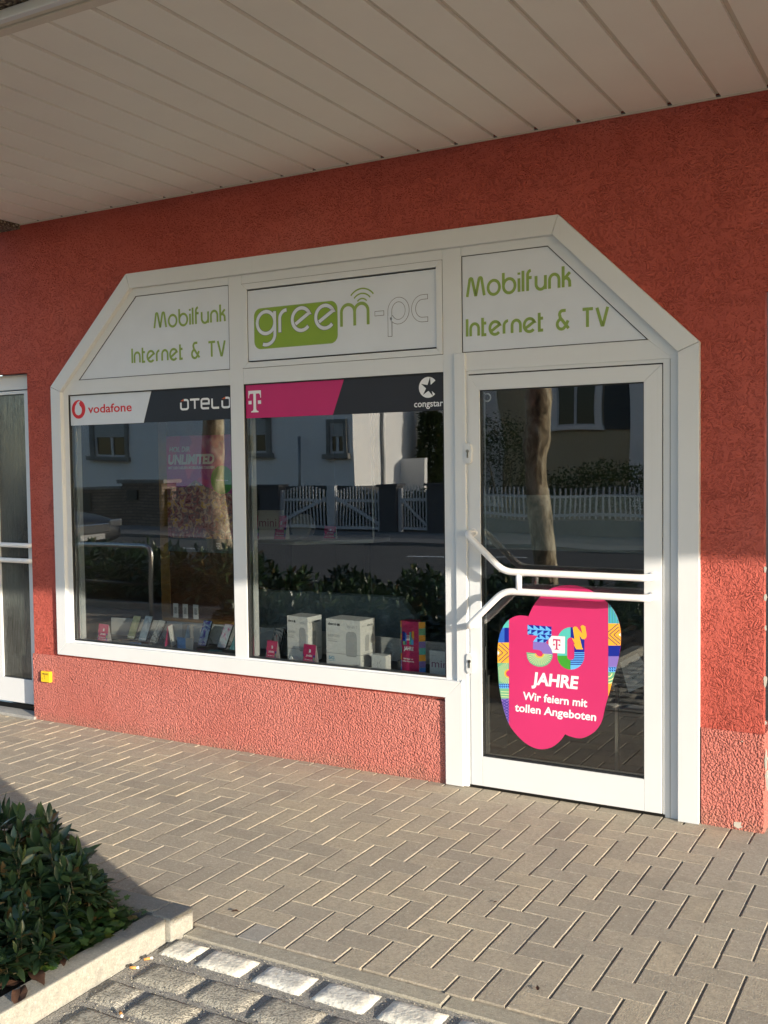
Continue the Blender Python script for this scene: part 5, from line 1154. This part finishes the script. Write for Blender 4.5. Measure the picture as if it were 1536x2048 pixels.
# ivy
iv = MB(); rnd = random.Random(5)
def ivy_leaf(o, d, up, s):
    d = d.normalized(); sd_ = d.cross(up); sd_ = sd_.normalized() if sd_.length > 1e-3 else Vector((1, 0, 0)); n_ = sd_.cross(d)
    out = [(0, 0), (.30, -.12), (.55, .02), (.42, .30), (.62, .55), (.28, .55), (0, 1.0), (-.28, .55), (-.62, .55), (-.42, .30), (-.55, .02), (-.30, -.12)]
    vs = [o+sd_*a_*s+d*b_*s+n_*(.12*s*abs(a_)) for a_, b_ in out]+[o+d*.35*s]
    iv.add(vs, [(12, i, (i+1) % 12) for i in range(12)])
for _ in range(1300):
    x = -2.50-.45*rnd.random()**1.3; y = rnd.uniform(-2.55, -2.06)
    if x > -2.56 and y > -2.13 and rnd.random() < .7: continue
    z = .045+rnd.random()**1.3*.10*(1-.55*max(0, (x+2.7)/.25)); a_ = rnd.random()*6.28
    ivy_leaf(Vector((x, y, z)), Vector((math.cos(a_), math.sin(a_), rnd.uniform(-.1, .5))), Vector((rnd.uniform(-.3, .3), rnd.uniform(-.5, .1), 1)), rnd.uniform(.02, .036))
ivo = iv.build('ivy', 'ivy_leaf'); tag(ivo, kind='stuff')
# dead leaves and cigarette ends
def dry_leaf(x, y, z, s, rz, label, grp='dead leaves on the ground'):
    mb = MB(); rnd = random.Random(int(x*1000)); n = 9
    for k in range(n):
        a_ = -1.9+3.8*k/(n-1)
    pts = []
    for k in range(14):
        a_ = 6.283*k/14; r = s*(.5+.07*math.cos(3*a_+x*5)+.05*math.cos(5*a_)); pts.append((r*1.15*math.cos(a_), .5*r*math.sin(a_), .13*s*abs(math.sin(a_))+.05*s*math.sin(a_*3+x*9)))
    mb.add(pts+[(0, 0, .04*s)], [(14, k, (k+1) % 14) for k in range(14)]); t = mb.build('dead_leaf', 'dry_leaf', smooth=True); place(t, (x, y, z), rz); return tag(t, label, 'leaf', grp)
p = G(470, 1826); dry_leaf(p.x, p.y, .006, .03, .5, 'small red-brown dead leaf on the pavers right of the kerb corner')
p = G(1075, 1979); dry_leaf(p.x, p.y, .004, .024, 2, 'tiny dead leaf on a paver near the bottom edge')
p = G(990, 1806); dry_leaf(p.x, p.y, .004, .016, 1, 'dry pine-like leaf crumb in a paver joint before the door')
for (u, v, s, l) in ((75, 1960, .085, 'large curled brown leaf in the bed behind the long kerb'), (40, 1995, .09, 'large brown leaf lowest in the bed'), (20, 1975, .07, 'brown leaf half under the laurel'), (125, 1925, .06, 'brown leaf beneath the laurel beside the kerb'), (60, 1930, .05, 'small brown leaf between laurel stems')):
    p = G(u, v, .08); dry_leaf(p.x, p.y, .085, s, u, l, 'dead leaves in the planting bed')
def butt(u, v, rz, s, label):
    p = G(u, v); t = thing('cigarette_end', label, 'cigarette end', (0, 0, 0), 'cigarette ends on the parking stones'); MB().tube([(-.012, 0, .004), (.006, 0, .004)], .0038, 10).build('filter', 'filter_orange', t, smooth=True); MB().tube([(.0065, 0, .004), (.014, 0, .0045)], .0037, 10).build('paper', 'paper_white', t, smooth=True); place(t, (p.x, p.y, 0.0), R_(rz), s)
butt(296, 1920, 50, 1.15, 'cigarette end lying by the sunlit kerb near the first white stone'); butt(242, 2031, -35, 1.15, 'cigarette end on a rough stone near the bottom edge'); butt(268, 1938, 25, 1.2, 'crushed cigarette end in the joint against the kerb')

# ================================================================ ACROSS THE STREET (reflected)
hw = thing('white_house', 'white rendered house with grey shuttered windows across the street, mirrored in the panes', 'house', (-22, -26, 0))
HX, HY = -16.15, -22.0
MB().box(-42, HX, -36, HY, .5, 6.6).build('wall', 'render_white', hw)
MB().box(-42.05, HX+.05, -36.05, HY+.05, 0, 1.05).build('base', 'pier', hw)
rf = MB(); rf.add([(-42.5, HY+.5, 6.5), (HX+.5, HY+.5, 6.5), (HX+.5, -36.5, 6.5), (-42.5, -36.5, 6.5), (-42.5, -29, 9.8), (HX+.5, -29, 9.8)], [(0, 1, 5, 4), (2, 3, 4, 5), (1, 2, 5), (3, 0, 4), (3, 2, 1, 0)]); rf.build('roof', 'roof_tile', hw)
def hwin(par, x0, x1, z0, z1, y, sh=.52, frame='stone_trim', trim=.17, shut='shutter'):
    w_ = MB(); w_.box(x0-trim, x0, y, y+.10, z0, z1+trim); w_.box(x1, x1+trim, y, y+.10, z0, z1+trim); w_.box(x0, x1, y, y+.10, z1, z1+trim); w_.box(x0-trim-.08, x1+trim+.08, y, y+.2, z0-.15, z0); fr_ = w_.build('window', frame, par)
    MB().box(x0, x1, y-.02, y+.005, z0, z1).build('pane', 'lens', fr_); MB().box(x0, x1, y-.1, y-.03, z0, z1).build('reveal', 'dark_hole', fr_)
    f_ = MB(); m_ = (x0+x1)/2
    for a_, b_ in ((x0, x0+.06), (m_-.05, m_+.05), (x1-.06, x1)): f_.box(a_, b_, y+.006, y+.04, z0, z1)
    f_.box(x0, x1, y+.007, y+.039, z0, z0+.07); f_.box(x0, x1, y+.007, y+.039, z1-.06, z1); f_.build('frame', 'paint_white', fr_)
    if sh:
        s_ = MB(); n = 9
        for k in range(n): zz = z1-(z1-z0)*sh*(k+1)/n; s_.box(x0+.01, x1-.01, y+.042, y+.07, zz+.006, zz+(z1-z0)*sh/n)
        s_.build('roller_shutter', shut, fr_)
hwin(hw, -26.9, -25.5, 2.1, 3.5, HY); hwin(hw, -20.45, -19.4, 2.1, 3.45, HY, .55); hwin(hw, -17.0, -16.45, 2.05, 3.0, HY, .45, trim=.12); hwin(hw, -33, -31.6, 2.1, 3.5, HY)
mb = MB(); mb.tube([(HX+.06, HY-1.6, 0), (HX+.06, HY-1.6, 6.5)], .05, 10); mb.build('downpipe', 'zinc', hw)
mb = MB(); mb.tube([(-18.0, -21.75, 0), (-18.0, -21.75, 2.62)], .045, 10); o = mb.build('steel_post', 'zinc', smooth=True); tag(o, 'bare steel post standing before the white house, mirrored in the middle pane', 'post')
tl_ = MB(); tl_.tube([(-19.5, HY+.01, 3.35), (-19.35, HY+.25, 3.30)], .03, 8); tl_.box(-19.4, -19.28, HY+.2, HY+.35, 3.22, 3.36); tl_.build('wall_lamp', 'black_iron', hw)
bh = thing('beige_house', 'beige rendered house with shuttered window beyond the picket fence, mirrored in the door pane', 'house', (-8, -28, 0))
BY = -29.0
MB().box(-19, -8.4, -37, BY, .5, 7.2).build('wall', 'render_beige', bh); MB().box(-19.05, -8.35, -37.05, BY+.05, 0, .9).build('base', 'stone_trim', bh)
MB().box(-9.65, -8.3, BY, BY+.5, 0, 7.2).build('stair_wing', 'render_white', bh); MB().box(-15.2, -14.2, BY-.05, BY+.10, 0, 7.2).build('pilaster', 'render_white', bh)
rf = MB(); rf.add([(-19.5, BY+.6, 7.1), (-7.9, BY+.6, 7.1), (-7.9, -37.6, 7.1), (-19.5, -37.6, 7.1), (-19.5, -33, 10.3), (-7.9, -33, 10.3)], [(0, 1, 5, 4), (2, 3, 4, 5), (1, 2, 5), (3, 0, 4), (3, 2, 1, 0)]); rf.build('roof', 'roof_tile', bh)
hwin(bh, -12.2, -10.8, 2.95, 4.8, BY, 0, 'render_white', .22)
sh = MB(); sh.box(-10.5, -9.75, BY+.005, BY+.07, 2.85, 4.9)
for k in range(19): sh.box(-10.45, -9.8, BY+.071, BY+.09, 2.9+k*.1, 2.96+k*.1)
sh.build('shutter', 'shutter_dark', bh); mb = MB(); mb.tube([(-16.3, BY+.07, 0), (-16.3, BY+.07, 7.1)], .06, 10); mb.build('downpipe', 'zinc', bh)
mb = MB(); mb.box(-15.9, -15.72, BY+.02, BY+.2, 2.1, 2.45); mb.build('wall_lamp', 'black_iron', bh)
sgd = thing('pale_garden_wall', 'low pale green garden wall between the two houses, mirrored in the middle pane', 'wall', (-15.3, -22, 0)); MB().box(-16.4, -15.2, -24.9, -24.7, 0, 1.9).build('wall', 'render_white', sgd)
# boundary: brick wall, piers, gates, fence at y=-17
YW = -17.0
bw = thing('brick_garden_wall', 'brown rough brick garden wall with a stone cap, mirrored in the left pane', 'wall', (-24, YW, 0)); MB().box(-40, -19.3, YW-.3, YW, 0, 1.08).build('brickwork', 'rough_brick', bw); MB().box(-40, -21.0, YW-.36, YW+.06, 1.08, 1.16).build('cap', 'stone_trim', bw)
MB().box(-20.9, -19.3, YW-.5, YW+.12, 0, 1.25).build('pier', 'rough_brick', bw); MB().box(-21.05, -19.15, YW-.56, YW+.2, 1.25, 1.36).build('pier_cap', 'stone_trim', bw)
mb = MB(); mb.box(-20.6, -20.15, YW+.121, YW+.2, .75, 1.05); mb.build('letter_box', 'black_iron', bw); MB().box(-22.9, -22.1, YW+.001, YW+.03, .45, 1.0).build('niche', 'black_iron', bw)
def pick(par, x0, x1, z0, ztop, n, w_, y, mat, arch=0, rails=(.35, .8), d=.012, diag=0, name='pickets', double=True):
    mb = MB()
    for k in range(n):
        x = x0+(x1-x0)*(k+.5)/n; t = (k+.5)/n; top = ztop+arch*math.sin(math.pi*t); mb.box(x-w_/2, x+w_/2, y-d/2, y+d/2, z0, top)
    mb.build(name, mat, par); mb = MB()
    for r_ in rails: mb.box(x0, x1, y+d/2+.001, y+d/2+.03, z0+(ztop-z0)*r_-.035, z0+(ztop-z0)*r_+.035)
    if diag:
        a_, b_ = (x0, x1) if diag > 0 else (x1, x0); mb.prism([(a_, z0+.08), (b_, z0+(ztop-z0)*.78), (b_, z0+(ztop-z0)*.78+.09), (a_, z0+.17)], y+d/2+.031, y+d/2+.05)
    mb.build('rails', mat, par)
def pierf(x0, x1, label):
    t = thing('gate_pier', label, 'gate pier', ((x0+x1)/2, YW, 0), 'dark grey gate piers'); MB().box(x0, x1, YW-.3, YW+.05, 0, 1.15).build('shaft', 'pier', t); MB().box(x0-.05, x1+.05, YW-.35, YW+.1, 1.15, 1.21).build('cap', 'pier', t)
pierf(-16.1, -15.45, 'gate pier at the left of the double gate'); pierf(-12.45, -12.0, 'gate pier between double gate and small gate'); pierf(-11.15, -10.7, 'gate pier at the right of the small gate')
g1_ = thing('double_gate', 'white double picket gate with diagonal braces, mirrored in the middle pane', 'gate', (-13.9, YW, 0))
pick(g1_, -15.4, -13.95, .08, 1.02, 14, .042, YW-.1, 'paint_white', .14, (.04, .74), diag=1); pick(g1_, -13.75, -12.5, .08, 1.02, 14, .036, YW-.1, 'paint_white', .14, (.04, .74), diag=-1)
MB().box(-13.95, -13.75, YW-.14, YW-.02, 0.02, 1.16).build('centre_post', 'paint_white', g1_)
for x in (-15.42, -12.5): MB().box(x-.04, x+.04, YW-.14, YW-.04, .03, 1.05).build('stile', 'paint_white', g1_)
g2_ = thing('small_gate', 'small white picket gate with arched top, mirrored in the middle pane', 'gate', (-11.6, YW, 0)); pick(g2_, -11.95, -11.2, .08, 1.02, 9, .034, YW-.1, 'paint_white', .16, (.04, .78), diag=-1); MB().box(-11.99, -11.9, YW-.14, YW-.04, .03, 1.1).build('stile', 'paint_white', g2_)
pf = thing('picket_fence', 'white picket fence on a low plinth, mirrored in the door pane', 'fence', (-7, YW, 0)); MB().box(-10.65, 4, YW-.2, YW, 0, .32).build('plinth', 'stone_trim', pf); pick(pf, -10.6, 1, .34, 1.14, 99, .034, YW-.1, 'paint_white', 0, (.12, .72))
# low clipped hedge behind the gates
lf_ = thing('iron_fence', 'dark iron fence between brick pier and gate pier, mirrored beside the mullion', 'fence', (-17.6, YW, 0)); pick(lf_, -19.2, -16.15, .25, 1.05, 30, .03, YW-.1, 'black_iron', 0, (.1, .9)); MB().box(-19.2, -16.15, YW-.25, YW-.02, 0, .25).build('plinth', 'rough_brick', lf_)
ch = thing('clipped_hedge', 'low dark clipped hedge just behind the white gates across the street', 'hedge', (-15, -18.2, 0)); mb = MB(); rnd = random.Random(3)
for _ in range(5200):
    p = Vector((rnd.uniform(-19, -10.9), -18.2+rnd.choice((rnd.uniform(.3, .42), rnd.uniform(-.4, .4))), rnd.uniform(.05, 1.0))); d = Vector((rnd.gauss(0, 1), rnd.gauss(0, 1), rnd.gauss(0, 1))).normalized(); mb.add([p, p+d*.11, p+d.orthogonal().normalized()*.09], [(0, 1, 2)])
mb.build('foliage', 'far_leaf', ch); MB().box(-19, -10.9, -18.5, -17.95, .02, .92).build('stems', 'black_iron', ch)
# trees and bushes behind
def bush(x, y, r, h, seed, label, name='garden_bush', n=2600, ls=.09):
    rnd = random.Random(seed); t = thing(name, label, 'bush', (x, y, 0)); mb = MB()
    for _ in range(n):
        a_ = rnd.random()*6.28; ph = math.acos(rnd.uniform(-.4, 1)); rr_ = rnd.uniform(.6, 1.0)*(1+.25*noise.noise(Vector((math.cos(a_)*2, math.sin(a_)*2, ph*2+seed))))
        p = Vector((x+r*rr_*math.sin(ph)*math.cos(a_), y+r*.7*rr_*math.sin(ph)*math.sin(a_), max(.05, h*.42+h*.58*rr_*math.cos(ph)))); d = Vector((rnd.gauss(0, 1), rnd.gauss(0, 1), rnd.gauss(0, 1))).normalized(); e_ = d.orthogonal().normalized()
        mb.add([p-e_*ls*.3, p+d*ls, p+e_*ls*.3], [(0, 1, 2)])
    mb.build('crown', 'far_leaf', t); st_ = MB()
    for k in range(5): st_.tube([(x+rnd.uniform(-.2, .2), y, 0), (x+rnd.uniform(-.5, .5)*r, y+rnd.uniform(-.3, .3), h*.6)], [.04, .015], 6)
    st_.build('stems', 'twig', t)
bush(-15.45, -25.6, .55, 4.2, 11, 'dark bush in the gap between the houses, mirrored in the middle pane', n=3000, ls=.16)
bush(-10.4, -20.0, 1.2, 3.0, 12, 'dark shrub behind the fence, mirrored at the left of the door pane'); bush(-7.4, -19.2, 1.9, 1.75, 13, 'broad clipped bush behind the picket fence, mirrored in the door pane', n=4200)
bush(-4.6, -19.4, 1.8, 1.75, 14, 'broad clipped bush further right behind the picket fence', n=4200); bush(-11.2, -19.0, .5, 2.3, 15, 'slim bush behind the small gate')
def tree(x, y, r0, seed, label, knob=0):
    rnd = random.Random(seed); t = thing('street_tree', label, 'tree', (x, y, 0), 'street trees beside the road'); mb = MB(); pts = []; rs = []; 
    N_ = 46
    for k in range(N_+1):
        z = 4.2*k/N_; pts.append((x+.05*math.sin(z*1.1+seed)+.03*math.sin(z*3.1), y+.04*math.sin(z*1.7+seed), z-.05)); rs.append(r0*(1.25 if k == 0 else 1)*(1-.12*z/4.2)*(1+.06*math.sin(z*6+seed)+knob*(.22*math.exp(-((z-1.95)/.12)**2)+.25*math.exp(-((z-2.5)/.16)**2))))
    mb.tube(pts, rs, 18); top = Vector(pts[-1])
    vs_ = mb.v
    mb.v = [tuple(Vector(v)+Vector((v[0]-x, v[1]-y, 0)).normalized()*.012*noise.noise(Vector((v[0]*9, v[1]*9, v[2]*5)))) for v in vs_]
    mb.build('trunk', 'bark', t, smooth=True)
    cr_ = MB(); fo = MB()
    for b in range(9):
        a_ = b*2.4+seed; l1 = rnd.uniform(1.0, 1.8); e1 = top-Vector((0, 0, rnd.uniform(0, .8))); e2 = e1+Vector((math.cos(a_)*l1, math.sin(a_)*l1, rnd.uniform(.8, 1.6))); m_ = e1.lerp(e2, .5)+Vector((0, 0, -.1)); cr_.tube([e1, m_, e2], [.06, .045, .03], 7)
        for s in range(6):
            d = Vector((rnd.gauss(0, .6), rnd.gauss(0, .6), rnd.uniform(.2, 1))); e3 = e2+d*.9; cr_.tube([m_.lerp(e2, rnd.random()), e3], [.018, .006], 5)
            for q in range(7): c_ = e3+Vector((rnd.gauss(0, .25), rnd.gauss(0, .25), rnd.gauss(0, .2))); e_ = Vector((rnd.gauss(0, 1), rnd.gauss(0, 1), rnd.gauss(0, 1))).normalized(); fo.add([c_, c_+e_*.12, c_+e_.orthogonal().normalized()*.09], [(0, 1, 2)])
    cr_.build('limbs', 'bark', t, smooth=True); fo.build('crown', 'far_leaf', t)
pt_ = W(431, 1000, 5.6); tree(pt_.x, -5.6, .155, 3, 'street tree with smooth pale trunk, mirrored at the right of the left pane')
pt_ = W(1080, 1000, 6.4); tree(pt_.x, -6.4, .135, 8, 'street tree with knobbly trunk, mirrored in the door pane', 1)
# bicycle racks
def rack(x0, x1, y, label):
    t = MB(); t.tube(rounded([(x0, y, 0), (x0, y, .82), (x1, y, .82), (x1, y, 0)], .12, 8), .024, 14); o = t.build('bicycle_rack', 'rack_steel', smooth=True)
    c = MB(); c.tube([(x0, y, .42), (x1, y, .42)], .016, 10); c.build('cross_bar', 'dark_metal', o, smooth=True); tag(o, label, 'bicycle rack', 'steel hoop bicycle racks')
rack(-8.72, -7.60, -3.55, 'steel hoop bicycle rack with cross bar, nearer the shop corner'); rack(-8.95, -8.52-.9, -3.30, 'steel hoop bicycle rack partly cut by the window frame'); rack(-10.2, -9.3, -3.6, 'steel hoop bicycle rack furthest left')
# parked cars
def car(x, y, rz, label):
    t = thing('parked_car', label, 'car', (0, 0, 0), 'dark parked cars'); L_, Wd_ = 4.3, 1.78
    prof = [(-2.15, .35, .62), (-2.05, .28, .78), (-1.5, .26, .90), (-.85, .26, .96), (.0, .26, .97), (1.2, .26, .97), (1.9, .27, .95), (2.12, .32, .80), (2.15, .4, .6)]
    mb = MB(); rows = []
    for px_, zl, zh in prof:
        s_ = .5*Wd_*(1-.10*abs(px_/2.15)**4); rows.append([(px_, -s_*.93, zl), (px_, -s_, zl+.15), (px_, -s_, zh-.18), (px_, -s_*.9, zh-.02), (px_, 0, zh+.03), (px_, s_*.9, zh-.02), (px_, s_, zh-.18), (px_, s_, zl+.15), (px_, s_*.93, zl)])
    vs = [p for r_ in rows for p in r_]; n = 9; fs = [(i*n+j, i*n+(j+1) % n, (i+1)*n+(j+1) % n, (i+1)*n+j) for i in range(len(rows)-1) for j in range(n)]+[tuple(range(n-1, -1, -1)), tuple(range((len(rows)-1)*n, len(rows)*n))]
    mb.add(vs, fs); bo = mb.build('body', 'car_paint', t, smooth=True); b_ = bo.modifiers.new('sub', 'SUBSURF'); b_.levels = 1; b_.render_levels = 2
    ca = MB(); cab = [(-.75, .95, .80), (.05, 1.40, .60), (1.1, 1.43, .60), (1.95, .98, .78)]; rows = [[(a_, -k, z), (a_, -k*.92, z+.01), (a_, k*.92, z+.01), (a_, k, z)] for a_, z, k in cab]
    ca.add([(a_, s_*k_, z_) for a_, z_, k_ in cab for s_ in (-1, 1)]+[(a_, s_*.82, .93) for a_, z_, k_ in cab for s_ in (-1, 1)], [(0, 2, 3, 1), (2, 4, 5, 3), (4, 6, 7, 5), (0, 8, 10, 2), (2, 10, 12, 4), (4, 12, 14, 6), (1, 3, 11, 9), (3, 5, 13, 11), (5, 7, 15, 13)]); ca.build('cabin_glass', 'lens', t)
    MB().box(.08, 1.08, -.6, .6, 1.405, 1.45).build('roof', 'car_paint', t, bevel=.02)
    for sx in (-1.35, 1.32):
        for sy in (-.8, .8):
            w_ = MB(); w_.tube([(sx, sy-.1, .31), (sx, sy-.08, .31), (sx, sy+.08, .31), (sx, sy+.1, .31)], [.28, .31, .31, .28], 24); wh = w_.build('wheel', 'rubber', t, smooth=False); k = MB(); k.tube([(sx, sy+(.105 if sy > 0 else -.105), .31), (sx, sy+(.09 if sy > 0 else -.09), .31)], .2, 20); k.build('rim', 'chrome', wh)
    for sy in (-.62, .62): h = MB(); h.box(-2.13, -1.98, sy-.17, sy+.17, .6, .74); h.build('headlight', 'lamp_glass', t, bevel=.03)
    g = MB(); g.box(-2.17, -2.10, -.4, .4, .52, .68); g.build('grille', 'chrome', t, bevel=.01); MB().box(-2.19, -2.17, -.26, .26, .40, .50).build('number_plate', 'plate', t); 
    for sy in (-.95, .95): MB().box(-.55, -.38, sy-.08, sy+.08, .95, 1.07).build('wing_mirror', 'car_paint', t, bevel=.02)
    return place(t, (x, y, -.03), rz)
car(-15.9, -8.75, R_(180), 'dark car on the road whose bonnet shows in the left pane')

# board on two legs, added out of view to shade the planting bed
nb = thing('shade_board', 'white board on two steel legs, added unseen at the right to shade the planting bed', 'board', (.68, -3.95, 0))
P0, P1 = Vector((.93, -3.38, 0)), Vector((.44, -4.52, 0)); dn = (P1-P0).normalized(); nn_ = Vector((-dn.y, dn.x, 0))*.015
mb = MB(); mb.hexa([P0-nn_+ZA*.87, P1-nn_+ZA*.87, P1+nn_+ZA*.87, P0+nn_+ZA*.87], [P0-nn_+ZA*1.62, P1-nn_+ZA*1.62, P1+nn_+ZA*1.62, P0+nn_+ZA*1.62]); mb.build('panel', 'paint_white', nb, bevel=.004)
for k in (.66, .95): p = P0.lerp(P1, k)+nn_*2.2; MB().tube([p+ZA*-.03, p+ZA*1.6], .02, 12).build('leg', 'zinc', nb, smooth=True)
